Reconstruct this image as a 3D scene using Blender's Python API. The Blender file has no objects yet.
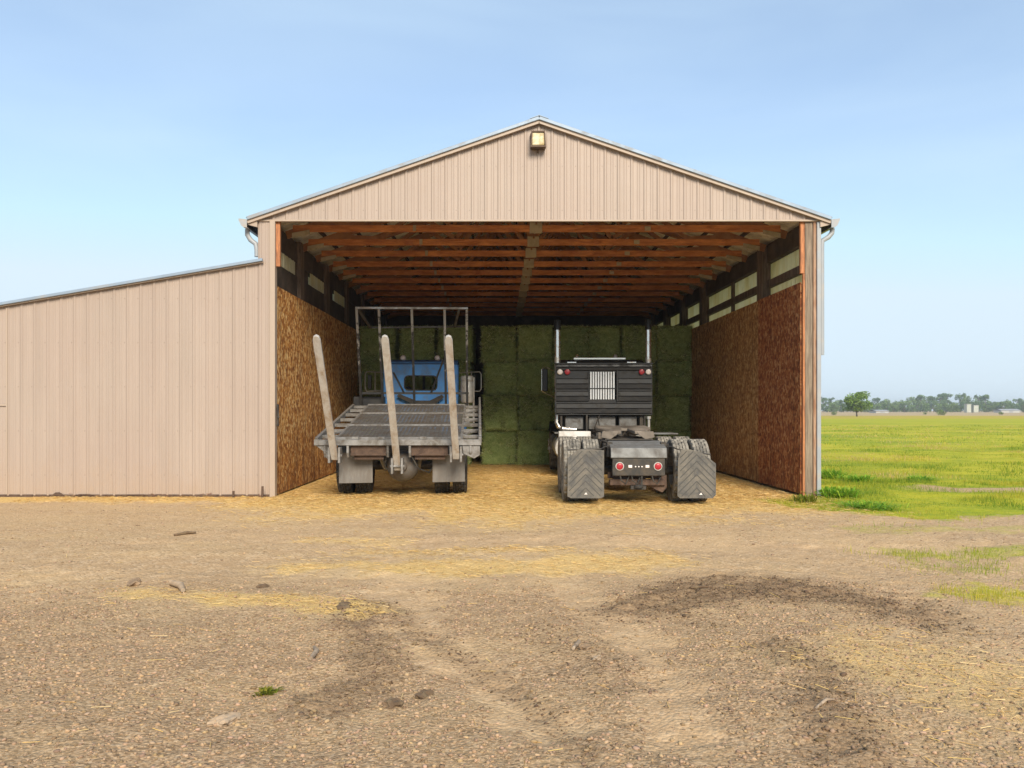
import bpy, bmesh, math, random
import numpy as np
from mathutils import Vector, Matrix

random.seed(7)
RNG = np.random.default_rng(11)
R = math.radians
S = bpy.context.scene
COL = S.collection

# ------------------------------------------------------------------ noise
def _hash(ix, iy, seed):
    h = (ix.astype(np.int64) * 374761393 + iy.astype(np.int64) * 668265263 + seed * 974711) & 0xFFFFFFFF
    h = ((h ^ (h >> 13)) * 1274126177) & 0xFFFFFFFF
    h = h ^ (h >> 16)
    return (h & 0xFFFF) / 65535.0

def vnoise(x, y, seed=0):
    x = np.asarray(x, float); y = np.asarray(y, float)
    ix = np.floor(x); iy = np.floor(y)
    fx = x - ix; fy = y - iy
    fx = fx * fx * (3 - 2 * fx); fy = fy * fy * (3 - 2 * fy)
    a = _hash(ix, iy, seed); b = _hash(ix + 1, iy, seed)
    c = _hash(ix, iy + 1, seed); d = _hash(ix + 1, iy + 1, seed)
    return (a * (1 - fx) + b * fx) * (1 - fy) + (c * (1 - fx) + d * fx) * fy

def fbm(x, y, seed=0, octv=4, gain=.5):
    s = 0; a = 1; t = 0
    for i in range(octv):
        s = s + a * vnoise(np.asarray(x) * 2 ** i, np.asarray(y) * 2 ** i, seed + 17 * i)
        t += a; a *= gain
    return s / t

def sstep(a, b, x):
    t = np.clip((x - a) / (b - a), 0, 1)
    return t * t * (3 - 2 * t)

# ------------------------------------------------------------------ mesh builder
class MB:
    def __init__(s):
        s.v = []; s.f = []
    def add(s, vs, fs):
        o = len(s.v)
        s.v += [tuple(p) for p in vs]
        s.f += [tuple(i + o for i in f) for f in fs]
        return s
    def box(s, x0, x1, y0, y1, z0, z1):
        return s.add([(x0, y0, z0), (x1, y0, z0), (x1, y1, z0), (x0, y1, z0),
                      (x0, y0, z1), (x1, y0, z1), (x1, y1, z1), (x0, y1, z1)],
                     [(0, 3, 2, 1), (4, 5, 6, 7), (0, 1, 5, 4), (1, 2, 6, 5), (2, 3, 7, 6), (3, 0, 4, 7)])
    def bar(s, p, q, w, h, up=(0, 0, 1), w2=None, h2=None):
        p = Vector(p); q = Vector(q); d = (q - p).normalized(); up = Vector(up)
        if abs(d.dot(up)) > .98: up = Vector((0, 1, 0))
        a = d.cross(up).normalized(); b = a.cross(d).normalized()
        w2 = w if w2 is None else w2; h2 = h if h2 is None else h2
        vs = []
        for c, ww, hh in ((p, w, h), (q, w2, h2)):
            for sx, sy in ((-1, -1), (1, -1), (1, 1), (-1, 1)):
                vs.append(c + a * sx * ww / 2 + b * sy * hh / 2)
        return s.add(vs, [(0, 1, 2, 3), (7, 6, 5, 4), (0, 4, 5, 1), (1, 5, 6, 2), (2, 6, 7, 3), (3, 7, 4, 0)])
    def tube(s, pts, r, n=10, caps=True):
        pts = [Vector(p) for p in pts]
        rs = r if isinstance(r, (list, tuple)) else [r] * len(pts)
        rings = []
        prev = None
        for i, p in enumerate(pts):
            if i == 0: d = pts[1] - pts[0]
            elif i == len(pts) - 1: d = pts[-1] - pts[-2]
            else: d = (pts[i + 1] - pts[i]).normalized() + (pts[i] - pts[i - 1]).normalized()
            d.normalize()
            if prev is None:
                u = Vector((0, 0, 1)) if abs(d.z) < .9 else Vector((1, 0, 0))
                a = d.cross(u).normalized()
            else:
                a = (prev - d * prev.dot(d)).normalized()
            prev = a
            b = d.cross(a)
            rings.append([p + (a * math.cos(2 * math.pi * k / n) + b * math.sin(2 * math.pi * k / n)) * rs[i] for k in range(n)])
        vs = [v for ring in rings for v in ring]; fs = []
        for i in range(len(pts) - 1):
            for k in range(n):
                k2 = (k + 1) % n
                fs.append((i * n + k, i * n + k2, (i + 1) * n + k2, (i + 1) * n + k))
        if caps:
            fs.append(tuple(range(n))[::-1]); fs.append(tuple((len(pts) - 1) * n + k for k in range(n)))
        return s.add(vs, fs)
    def lathe(s, prof, n=32, M=None, closed=False):
        """prof: list of (r, h) about local Z; M places it."""
        M = M or Matrix()
        vs = []; fs = []
        for r, h in prof:
            for k in range(n):
                t = 2 * math.pi * k / n
                vs.append(M @ Vector((r * math.cos(t), r * math.sin(t), h)))
        m = len(prof)
        for i in range(m - 1 + (1 if closed else 0)):
            j = (i + 1) % m
            for k in range(n):
                k2 = (k + 1) % n
                fs.append((i * n + k, i * n + k2, j * n + k2, j * n + k))
        if not closed:
            if prof[0][0] > 1e-6: fs.append(tuple(range(n))[::-1])
            if prof[-1][0] > 1e-6: fs.append(tuple((m - 1) * n + k for k in range(n)))
        return s.add(vs, fs)
    def prism(s, poly, fa, fb):
        """poly: 2D points; fa / fb map a 2D point to the near / far 3D point."""
        n = len(poly)
        vs = [fa(*p) for p in poly] + [fb(*p) for p in poly]
        fs = [tuple(range(n)), tuple(range(2 * n - 1, n - 1, -1))]
        for i in range(n):
            j = (i + 1) % n
            fs.append((j, i, n + i, n + j))
        return s.add(vs, fs)
    def build(s, name, m, parent=None, org=(0, 0, 0), smooth=False, bevel=0, seg=1, fix=True):
        me = bpy.data.meshes.new(name)
        ox, oy, oz = org
        me.from_pydata([(x - ox, y - oy, z - oz) for x, y, z in s.v], [], s.f)
        if fix:
            bm = bmesh.new(); bm.from_mesh(me)
            bmesh.ops.recalc_face_normals(bm, faces=bm.faces)
            bm.to_mesh(me); bm.free()
        if m: me.materials.append(m)
        if smooth: me.shade_smooth()
        o = bpy.data.objects.new(name, me); COL.objects.link(o)
        if parent: o.parent = parent
        if bevel:
            b = o.modifiers.new('bevel', 'BEVEL'); b.width = bevel; b.segments = seg
            b.limit_method = 'ANGLE'; b.angle_limit = R(40)
        if smooth == 'auto' or (smooth and bevel):
            pass
        return o

def smooth_by_angle(o, deg=35):
    me = o.data
    me.shade_smooth()
    bm = bmesh.new(); bm.from_mesh(me)
    for e in bm.edges:
        if len(e.link_faces) == 2 and e.calc_face_angle(0) > R(deg): e.smooth = False
    bm.to_mesh(me); bm.free()
    return o

def np_mesh(name, verts, faces, mat=None, attrs=None, smooth=False):
    """verts (n,3) float, faces (m,k) int of constant k."""
    me = bpy.data.meshes.new(name)
    n = len(verts); m, k = faces.shape
    me.vertices.add(n); me.vertices.foreach_set('co', verts.astype(np.float32).ravel())
    me.loops.add(m * k); me.loops.foreach_set('vertex_index', faces.astype(np.int32).ravel())
    me.polygons.add(m)
    me.polygons.foreach_set('loop_start', (np.arange(m) * k).astype(np.int32))
    if smooth: me.polygons.foreach_set('use_smooth', np.ones(m, bool))
    for an, av in (attrs or {}).items():
        if av.ndim == 1:
            a = me.attributes.new(an, 'FLOAT', 'POINT'); a.data.foreach_set('value', av.astype(np.float32))
        else:
            a = me.attributes.new(an, 'FLOAT_COLOR', 'POINT')
            c = np.ones((n, 4), np.float32); c[:, :3] = av
            a.data.foreach_set('color', c.ravel())
    me.update(calc_edges=True)
    if mat: me.materials.append(mat)
    return me

def link(name, me, parent=None, loc=(0, 0, 0), rz=0):
    o = bpy.data.objects.new(name, me); COL.objects.link(o)
    o.location = loc; o.rotation_euler = (0, 0, rz)
    if parent: o.parent = parent
    return o

def tag(o, label=None, cat=None, group=None, kind=None):
    if label: o['label'] = label
    if cat: o['category'] = cat
    if group: o['group'] = group
    if kind: o['kind'] = kind
    return o

def thing(name, label, cat, loc=(0, 0, 0), rz=0, group=None):
    o = bpy.data.objects.new(name, None); COL.objects.link(o)
    o.empty_display_size = .3
    o.location = loc; o.rotation_euler = (0, 0, rz)
    return tag(o, label, cat, group)

def dup(o, parent=None):
    c = o.copy(); COL.objects.link(c)
    if parent: c.parent = parent
    for ch in [x for x in bpy.data.objects if x.parent == o]:
        dup(ch, c)
    return c

# ------------------------------------------------------------------ materials
def newmat(name):
    m = bpy.data.materials.new(name); m.use_nodes = True
    nt = m.node_tree
    return m, nt, nt.nodes['Principled BSDF']

def nd(nt, t, **kw):
    n = nt.nodes.new(t)
    for k, v in kw.items(): setattr(n, k, v)
    return n

def setin(nt, sock, v):
    if hasattr(v, 'is_output') or isinstance(v, bpy.types.NodeSocket): nt.links.new(v, sock)
    elif isinstance(v, (tuple, list)) and len(v) == 3 and sock.type == 'RGBA': sock.default_value = (*v, 1)
    else: sock.default_value = v

def pos(nt): return nd(nt, 'ShaderNodeNewGeometry').outputs['Position']
def objc(nt): return nd(nt, 'ShaderNodeTexCoord').outputs['Object']

def vscale(nt, v, s):
    n = nd(nt, 'ShaderNodeVectorMath', operation='MULTIPLY')
    nt.links.new(v, n.inputs[0]); n.inputs[1].default_value = s
    return n.outputs[0]

def noise(nt, v, scale, detail=4, rough=.6, dist=0):
    n = nd(nt, 'ShaderNodeTexNoise')
    nt.links.new(v, n.inputs['Vector'])
    n.inputs['Scale'].default_value = scale; n.inputs['Detail'].default_value = detail
    n.inputs['Roughness'].default_value = rough; n.inputs['Distortion'].default_value = dist
    return n.outputs['Fac']

def voro(nt, v, scale, out='Color', feature='F1', rnd=1):
    n = nd(nt, 'ShaderNodeTexVoronoi', feature=feature)
    nt.links.new(v, n.inputs['Vector']); n.inputs['Scale'].default_value = scale
    n.inputs['Randomness'].default_value = rnd
    return n.outputs[out]

def ramp(nt, fac, stops, interp='LINEAR'):
    n = nd(nt, 'ShaderNodeValToRGB'); n.color_ramp.interpolation = interp
    nt.links.new(fac, n.inputs[0])
    e = n.color_ramp.elements
    while len(e) < len(stops): e.new(.5)
    for i, (p, c) in enumerate(stops):
        e[i].position = p
        if not isinstance(c, (tuple, list)): c = (c, c, c)
        e[i].color = (*c, 1)
    return n.outputs[0]

def mix(nt, fac, a, b, mode='MIX'):
    n = nd(nt, 'ShaderNodeMix', data_type='RGBA', blend_type=mode)
    setin(nt, n.inputs[0], fac); setin(nt, n.inputs[6], a); setin(nt, n.inputs[7], b)
    return n.outputs[2]

def mth(nt, op, a, b=0.0, clamp=False):
    n = nd(nt, 'ShaderNodeMath', operation=op, use_clamp=clamp)
    setin(nt, n.inputs[0], a); setin(nt, n.inputs[1], b)
    return n.outputs[0]

def sepz(nt, v, i=2):
    n = nd(nt, 'ShaderNodeSeparateXYZ'); nt.links.new(v, n.inputs[0]); return n.outputs[i]

def bump(nt, bs, h, strength=.3, dist=.01):
    n = nd(nt, 'ShaderNodeBump'); nt.links.new(h, n.inputs['Height'])
    n.inputs['Strength'].default_value = strength; n.inputs['Distance'].default_value = dist
    nt.links.new(n.outputs[0], bs.inputs['Normal'])

def attr(nt, name, out='Fac'):
    return nd(nt, 'ShaderNodeAttribute', attribute_name=name).outputs[out]

def mapr(nt, v, a, b, c=0., d=1.):
    n = nd(nt, 'ShaderNodeMapRange'); nt.links.new(v, n.inputs[0])
    for i, x in enumerate((a, b, c, d)): n.inputs[1 + i].default_value = x
    return n.outputs[0]

def simple(name, col, rough=.5, metal=0, var=.25, scale=4., dirt=None, amount=.5, dscale=3., bstr=0., bscale=60, stretch=(1, 1, 1)):
    m, nt, bs = newmat(name)
    p = vscale(nt, pos(nt), stretch)
    n1 = noise(nt, p, scale, 5, .65)
    lo = tuple(c * (1 - var) for c in col); hi = tuple(min(1, c * (1 + var)) for c in col)
    c = ramp(nt, n1, [(.3, lo), (.7, hi)])
    if dirt:
        n2 = noise(nt, p, dscale, 6, .7, .4)
        t = .75 - amount * .5
        f = mapr(nt, n2, t - .12, t + .12)
        c = mix(nt, f, c, dirt)
        rr = mth(nt, 'MULTIPLY', f, .85 - rough)
        nt.links.new(mth(nt, 'ADD', rr, rough), bs.inputs['Roughness'])
        if metal:
            nt.links.new(mth(nt, 'MULTIPLY', mth(nt, 'SUBTRACT', 1., f), metal), bs.inputs['Metallic'])
    else:
        bs.inputs['Roughness'].default_value = rough; bs.inputs['Metallic'].default_value = metal
    nt.links.new(c, bs.inputs['Base Color'])
    if bstr: bump(nt, bs, noise(nt, p, bscale, 4, .6), bstr, .004)
    return m

M = {}
# --- painted ribbed steel siding
def siding_mat(name, base, rust=True):
    m, nt, bs = newmat(name)
    p = pos(nt)
    streak = noise(nt, vscale(nt, p, (7, 7, .35)), 1.0, 5, .6)
    blotch = noise(nt, vscale(nt, p, (1, 1, .6)), .9, 4, .55)
    c = ramp(nt, streak, [(.3, tuple(x * .90 for x in base)), (.7, tuple(min(1, x * 1.05) for x in base))])
    c = mix(nt, mapr(nt, blotch, .35, .75, 0, .5), c, (base[0] * .93, base[1] * .87, base[2] * .86))
    pan = nd(nt, 'ShaderNodeTexWhiteNoise', noise_dimensions='1D')
    nt.links.new(mth(nt, 'FLOOR', mth(nt, 'DIVIDE', sepz(nt, p, 0), .9144)), pan.inputs['W'])
    c = mix(nt, mth(nt, 'MULTIPLY', pan.outputs[0], .06), c, (base[0] * .7, base[1] * .68, base[2] * .66))
    z = sepz(nt, p)
    if rust:
        g = noise(nt, vscale(nt, p, (3.2, 3.2, 2.2)), 1.0, 5, .7)
        low = mapr(nt, z, .0, .8, .42, 0)
        splash = mapr(nt, mth(nt, 'ADD', g, low), .58, .95, 0, .55)
        c = mix(nt, splash, c, (.36, .27, .20))
        g2 = noise(nt, vscale(nt, p, (2.3, 2.3, 5)), 1.3, 4, .65)
        lo2 = mapr(nt, z, .0, .22, .30, -.2)
        rs = mapr(nt, mth(nt, 'ADD', g2, lo2), .80, .86, 0, 1)
        c = mix(nt, rs, c, (.13, .055, .03))
        lap = mth(nt, 'FRACT', mth(nt, 'DIVIDE', mth(nt, 'ADD', sepz(nt, p, 0), .03), .9144))
        c = mix(nt, mth(nt, 'MULTIPLY', mth(nt, 'LESS_THAN', lap, .010), .28), c, (.20, .15, .115))
        run = mapr(nt, noise(nt, vscale(nt, p, (11, 11, .5)), 1.0, 4, .7), .60, .78, 0, .16)
        c = mix(nt, run, c, (base[0] * .72, base[1] * .66, base[2] * .62))
        # screw heads in rows along the girts
        fx = mth(nt, 'SUBTRACT', mth(nt, 'FRACT', mth(nt, 'DIVIDE', sepz(nt, p, 0), .2286)), .70)
        fz = mth(nt, 'SUBTRACT', mth(nt, 'FRACT', mth(nt, 'DIVIDE', z, .76)), .5)
        fx = mth(nt, 'MULTIPLY', fx, .2286); fz = mth(nt, 'MULTIPLY', fz, .76)
        d = mth(nt, 'ADD', mth(nt, 'MULTIPLY', fx, fx), mth(nt, 'MULTIPLY', fz, fz))
        c = mix(nt, mth(nt, 'MULTIPLY', mth(nt, 'LESS_THAN', d, .00012), .6), c, (.22, .17, .14))
    nt.links.new(c, bs.inputs['Base Color'])
    bs.inputs['Roughness'].default_value = .5
    bump(nt, bs, noise(nt, p, 1.6, 2, .5), .25, .03)
    return m
SID = (.38, .31, .262)
M['siding'] = siding_mat('painted_steel_siding', SID)
M['trim'] = siding_mat('painted_trim', (.40, .325, .26), False)
M['white_trim'] = simple('white_trim', (.31, .335, .365), .45, 0, .08, 3, (.4, .34, .28), .25)
M['roof'] = simple('roof_steel', (.25, .32, .41), .5, .2, .12, 2, (.3, .3, .3), .25)
M['roof_under'] = simple('roof_underside', (.88, .85, .77), .6, .0, .08, 3, (.4, .34, .27), .3)
M['translucent'] = None
def transl():
    m, nt, bs = newmat('translucent_sheet')
    p = pos(nt)
    out = nt.nodes['Material Output']
    c = ramp(nt, noise(nt, vscale(nt, p, (1, 2.0, .4)), 1.2, 4), [(.3, (.72, .64, .40)), (.5, (.82, .78, .62)), (.75, (.86, .85, .76))])
    df = nd(nt, 'ShaderNodeBsdfDiffuse'); tr = nd(nt, 'ShaderNodeBsdfTranslucent')
    nt.links.new(c, df.inputs[0]); nt.links.new(c, tr.inputs[0])
    ms = nd(nt, 'ShaderNodeMixShader'); ms.inputs[0].default_value = .62
    nt.links.new(df.outputs[0], ms.inputs[1]); nt.links.new(tr.outputs[0], ms.inputs[2])
    nt.links.new(ms.outputs[0], out.inputs['Surface'])
    return m
M['translucent'] = transl()

def osb_mat(name, cols, dark, damt, wear=False):
    m, nt, bs = newmat(name)
    p = pos(nt)
    w = nd(nt, 'ShaderNodeTexNoise'); nt.links.new(p, w.inputs['Vector']); w.inputs['Scale'].default_value = 7
    wv = nd(nt, 'ShaderNodeVectorMath', operation='MULTIPLY_ADD')
    nt.links.new(w.outputs['Color'], wv.inputs[0]); wv.inputs[1].default_value = (.10, .10, .10); nt.links.new(p, wv.inputs[2])
    q = wv.outputs[0]
    f1 = sepz(nt, voro(nt, vscale(nt, q, (1, 26, 12)), 1.0), 0)
    f2 = sepz(nt, voro(nt, vscale(nt, q, (1, 17, 24)), 1.0), 1)
    f = mth(nt, 'ADD', mth(nt, 'MULTIPLY', f1, .6), mth(nt, 'MULTIPLY', f2, .4))
    c = ramp(nt, f, [(.15, cols[0]), (.45, cols[1]), (.62, cols[2]), (.85, cols[3])])
    st = noise(nt, vscale(nt, p, (1, 5, .8)), 1.2, 6, .7)
    fine = noise(nt, vscale(nt, p, (1, 22, 6)), 1.0, 4, .7)
    z = sepz(nt, p)
    s = mth(nt, 'ADD', mth(nt, 'MULTIPLY', st, .6), mth(nt, 'MULTIPLY', fine, .4))
    s = mth(nt, 'ADD', s, mapr(nt, z, 0, 1.6, .10, 0))
    c = mix(nt, mapr(nt, s, .60 - damt, .76 - damt, 0, .85), c, dark)
    if wear:
        sc = mapr(nt, noise(nt, vscale(nt, p, (1, 14, 9)), 1.6, 5, .75), .63, .70, 0, .5)
        c = mix(nt, sc, c, (.36, .25, .17))
    sy = mth(nt, 'FRACT', mth(nt, 'DIVIDE', mth(nt, 'ADD', sepz(nt, p, 1), .06), 1.22))
    c = mix(nt, mth(nt, 'MULTIPLY', mth(nt, 'LESS_THAN', sy, .016), .6), c, (.05, .025, .012))
    ny_ = mth(nt, 'SUBTRACT', mth(nt, 'FRACT', mth(nt, 'DIVIDE', sepz(nt, p, 1), .61)), .5); nz_ = mth(nt, 'SUBTRACT', mth(nt, 'FRACT', mth(nt, 'DIVIDE', z, .3)), .5)
    dd = mth(nt, 'ADD', mth(nt, 'POWER', mth(nt, 'MULTIPLY', ny_, .61), 2.), mth(nt, 'POWER', mth(nt, 'MULTIPLY', nz_, .3), 2.))
    c = mix(nt, mth(nt, 'MULTIPLY', mth(nt, 'LESS_THAN', dd, .00012), .6), c, (.06, .035, .02))
    bs.inputs['Roughness'].default_value = .75
    nt.links.new(c, bs.inputs['Base Color'])
    bump(nt, bs, f, .25, .004)
    return m
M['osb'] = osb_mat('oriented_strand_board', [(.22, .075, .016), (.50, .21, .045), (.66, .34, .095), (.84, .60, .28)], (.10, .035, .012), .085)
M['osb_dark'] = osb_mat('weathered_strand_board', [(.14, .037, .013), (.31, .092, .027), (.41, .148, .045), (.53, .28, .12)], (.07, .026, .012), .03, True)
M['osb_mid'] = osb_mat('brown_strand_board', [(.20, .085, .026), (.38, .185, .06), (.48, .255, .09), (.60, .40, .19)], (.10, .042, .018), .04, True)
M['chord'] = simple('truss_lumber', (.62, .25, .075), .6, 0, .3, 1.2, (.38, .12, .035), .45, 2.5, .15, 40, (1, 1, 5))
M['web'] = simple('truss_web_lumber', (.30, .145, .06), .7, 0, .3, 2, (.2, .08, .03), .4)
M['jamb'] = simple('orange_board', (.50, .20, .075), .65, 0, .25, 3, (.24, .10, .05), .45, 5, .2, 50, (6, 6, .7))
M['jamb_pale'] = simple('weathered_board', (.36, .235, .155), .75, 0, .25, 3, (.22, .10, .05), .4, 5, .2, 50, (6, 6, .7))
M['post'] = simple('old_post', (.17, .12, .085), .8, 0, .3, 3, (.08, .055, .04), .5, 4, .3, 40, (6, 6, .6))
M['greypost'] = simple('grey_post', (.26, .205, .15), .8, 0, .25, 3, (.13, .095, .07), .45, 4, .3, 40, (8, 8, .5))
M['dark_wood'] = simple('dark_boarding', (.085, .06, .045), .85, 0, .35, 2, (.04, .03, .022), .5, 3, .2, 40)
M['purlin'] = simple('purlin_wood', (.07, .045, .03), .8, 0, .3, 2)
M['plate'] = simple('pale_plate', (.46, .39, .27), .6, 0, .15, 2, (.3, .24, .16), .3)
M['stake'] = simple('worn_steel_arm', (.43, .415, .395), .55, .1, .12, 6, (.26, .20, .145), .42, 6, .1, 40, (1, 1, .5))
M['galv'] = simple('galvanised_steel', (.25, .245, .24), .5, .25, .2, 7, (.10, .085, .068), .45, 6)
M['deckm'] = simple('deck_steel', (.125, .122, .12), .6, .1, .2, 9, (.095, .072, .052), .45, 3)
M['chassis'] = simple('grimy_chassis', (.028, .027, .026), .6, .1, .4, 5, (.085, .068, .05), .4, 6)
M['rustpl'] = simple('rusty_plate', (.12, .075, .052), .8, 0, .35, 6, (.055, .033, .024), .5, 6)
M['rubber'] = simple('tyre_rubber', (.022, .022, .022), .8, 0, .3, 10, (.075, .068, .056), .45, 5)
M['tread'] = simple('dusty_tyre_rubber', (.055, .052, .047), .85, 0, .35, 8, (.27, .245, .205), .6, 7)
M['groove'] = simple('flap_groove', (.066, .065, .062), .8, 0, .2, 6)
M['flap'] = simple('rubber_mudflap', (.078, .078, .078), .7, 0, .3, 7, (.17, .155, .13), .5, 5)
M['flap_pale'] = simple('dusty_mudflap', (.18, .172, .162), .75, 0, .2, 5, (.15, .135, .12), .5, 3, 0, 60, (3, 3, .8))
M['blackp'] = simple('black_paint', (.013, .013, .014), .36, 0, .3, 3, (.032, .030, .028), .3, 5)
M['greyp'] = simple('grey_plate', (.17, .175, .175), .5, .15, .2, 5, (.10, .09, .08), .4)
M['boxgrey'] = simple('grey_box', (.20, .205, .205), .5, .15, .3, 6, (.10, .09, .08), .5, 6)
M['blue'] = simple('blue_cab_paint', (.055, .265, .67), .4, 0, .12, 2, (.13, .20, .33), .35, 5)
M['bluedk'] = simple('dark_blue_paint', (.03, .09, .22), .4, 0, .2, 3)
M['chrome'] = simple('polished_metal', (.74, .73, .70), .22, .9, .1, 3, (.5, .42, .33), .25)
M['alu'] = simple('dull_aluminium', (.55, .55, .53), .42, .5, .15, 3, (.25, .22, .19), .4)
M['whitep'] = simple('white_plate', (.66, .65, .62), .5, 0, .12, 4, (.35, .30, .25), .35)
M['cream'] = simple('bright_bar', (.92, .88, .78), .30, .9, .05, 4)
M['red'] = simple('red_lens', (.38, .022, .035), .3, 0, .15, 20)
M['white_lens'] = simple('white_lens', (.78, .72, .70), .25, 0, .1, 20)
M['grease'] = simple('greasy_plate', (.15, .125, .10), .5, .4, .3, 6, (.25, .21, .17), .4)
M['interior'] = simple('cab_trim', (.05, .05, .055), .7, 0, .2, 4)
M['lamp_house'] = simple('bronze_housing', (.085, .05, .03), .5, .2, .25, 8)
M['lamp_lens'] = simple('yellowed_lens', (.60, .53, .35), .3, 0, .2, 5, (.38, .28, .12), .45, 6)
M['tank'] = simple('pale_tank', (.42, .44, .38), .6, 0, .1, .5)
M['farwall'] = simple('pale_wall', (.42, .42, .40), .6, 0, .1, .3)
M['farroof'] = simple('grey_roof', (.30, .31, .32), .6, 0, .1, .3)
M['bark'] = simple('bark', (.16, .12, .09), .9, 0, .3, 2)
M['stone'] = simple('stone', (.30, .205, .125), .85, 0, .25, 14, (.18, .12, .07), .4, 9, .5, 50)
M['pale_stone'] = simple('pale_stone', (.40, .285, .18), .85, 0, .2, 14, (.28, .24, .19), .35, 9, .5, 50)
M['dead_wood'] = simple('dead_wood', (.40, .31, .22), .85, 0, .3, 10, (.18, .13, .09), .45, 12)
M['clod'] = simple('dark_clod', (.13, .082, .046), .95, 0, .35, 14, (.2, .15, .08), .3, 10, .6, 60)

def post_paint():   # chipped black paint with pale bare metal showing
    m, nt, bs = newmat('chipped_black_paint')
    p = pos(nt)
    n = noise(nt, p, 7, 6, .75)
    z = mapr(nt, sepz(nt, p), 1.9, 3.6, -.13, .16)
    f = mapr(nt, mth(nt, 'ADD', n, z), .52, .60)
    c = mix(nt, f, (.025, .024, .023), (.42, .41, .38))
    nt.links.new(c, bs.inputs['Base Color']); bs.inputs['Roughness'].default_value = .55
    return m
M['chipped'] = post_paint()

def glass_mat():
    m, nt, bs = newmat('window_glass')
    bs.inputs['Base Color'].default_value = (.8, .85, .85, 1)
    bs.inputs['Transmission Weight'].default_value = 1
    bs.inputs['Roughness'].default_value = .03
    bs.inputs['IOR'].default_value = 1.05
    return m
M['glass'] = glass_mat()
M['slat'] = simple('bright_slat', (.70, .72, .74), .35, .3, .1, 6)

def vcol_mat(name, rough=.8, attrn='col', trans=0.0):
    m, nt, bs = newmat(name)
    c = attr(nt, attrn, 'Color')
    nt.links.new(c, bs.inputs['Base Color']); bs.inputs['Roughness'].default_value = rough
    bs.inputs['Specular IOR Level'].default_value = .25
    if trans:
        out = nt.nodes['Material Output']
        t = nd(nt, 'ShaderNodeBsdfTranslucent'); nt.links.new(c, t.inputs[0])
        ms = nd(nt, 'ShaderNodeMixShader'); ms.inputs[0].default_value = trans
        nt.links.new(bs.outputs[0], ms.inputs[1]); nt.links.new(t.outputs[0], ms.inputs[2])
        nt.links.new(ms.outputs[0], out.inputs['Surface'])
    return m
M['blade'] = vcol_mat('grass_blades', .7, 'col', .5)
M['gravelm'] = vcol_mat('gravel_stones', .85)
M['strawm'] = vcol_mat('straw_strands', .7, 'col', .2)
M['leaf'] = vcol_mat('tree_leaves', .6, 'col', .25)

def hay_mat():
    m, nt, bs = newmat('alfalfa_hay')
    p = pos(nt)
    a = noise(nt, vscale(nt, p, (30, 30, 44)), 1, 6, .8)
    a = mth(nt, 'ADD', mth(nt, 'MULTIPLY', a, .62), mth(nt, 'MULTIPLY', noise(nt, vscale(nt, p, (7, 7, 10)), 1, 5, .75), .38))
    b = noise(nt, p, 1.1, 4, .6)
    oi = nd(nt, 'ShaderNodeObjectInfo').outputs['Random']
    c = ramp(nt, a, [(.36, (.04, .06, .014)), (.48, (.27, .37, .11)), (.62, (.60, .68, .31))])
    c = mix(nt, mapr(nt, b, .35, .7, 0, .5), c, (.33, .40, .14), 'MIX')
    c = mix(nt, mth(nt, 'MULTIPLY', oi, .40), c, (.10, .15, .04))
    nt.links.new(c, bs.inputs['Base Color']); bs.inputs['Roughness'].default_value = .9
    bump(nt, bs, a, .7, .03)
    return m
M['hay'] = hay_mat()

# ------------------------------------------------------------------ layout constants (metres; +Y runs into the barn)
FOC, CX, HZ, CAMZ = 824.0, 500.0, 410.0, 1.5     # focal length, axis and horizon as measured on the photograph
FY = 14.2                       # barn front
BL, BR, BC = -4.17, 5.50, .67   # outer walls, ridge
ZH = 4.78                       # underside of the gable / door header
SL = .3435
PEAK = 6.50
BACK = 29.0
def gp(px, py):                 # measured ground position of something seen in the photograph
    y = CAMZ * FOC / (py - HZ); return ((px - CX) * y / FOC, y)

# ------------------------------------------------------------------ ground sheet
def seg_dist(x, y, pts):
    d = np.full(np.shape(x), 1e9)
    for (ax, ay), (bx, by) in zip(pts[:-1], pts[1:]):
        dx, dy = bx - ax, by - ay
        t = np.clip(((x - ax) * dx + (y - ay) * dy) / (dx * dx + dy * dy + 1e-9), 0, 1)
        d = np.minimum(d, np.hypot(x - ax - t * dx, y - ay - t * dy))
    return d

SOIL = [([(1.10, 6.2), (1.55, 6.75), (2.0, 7.0), (2.45, 6.85), (2.85, 6.45), (3.0, 6.1)], .52, .9),
        ([(1.9, 6.75), (2.5, 6.55), (2.95, 6.3)], .35, 1.0),
        ([(1.75, 5.2), (1.85, 4.7), (1.62, 4.1), (1.5, 3.6)], .22, .62),
        ([(-1.15, 6.3), (-.98, 5.7), (-.80, 5.2), (-.72, 4.7), (-.95, 4.2)], .20, .62),
        ([(-.95, 6.4), (-.6, 5.6), (-.1, 4.8), (.2, 4.2), (.35, 3.6)], .13, .5),
        ([(.2, 5.6), (.5, 5.2), (.55, 4.6)], .3, .22)]
STRAW = [([(-3.0, 6.75), (-2.1, 6.55), (-1.4, 6.35), (-1.2, 6.15)], .34, .66),
         ([(-1.8, 7.85), (-.4, 7.75), (.6, 7.9), (1.6, 8.3)], .55, .62),
         ([(-2.2, 9.6), (-1.2, 9.5)], .35, .4),
         ([(-1.4, 8.7), (.4, 8.8)], .4, .4),
         ([(2.35, 4.9), (2.6, 4.2), (2.9, 3.6)], .85, .42)]
GRASSP = [([(4.3, 8.6), (5.6, 8.7), (7.5, 8.6)], .75, .50), ([(4.6, 10.3), (6.0, 10.4), (8, 10.2)], .6, .4),
          ([(4.1, 8.0), (4.6, 7.8)], .3, .35),
          ([(3.9, 6.75), (4.6, 6.85), (5.6, 6.8)], .50, .55)]

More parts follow.
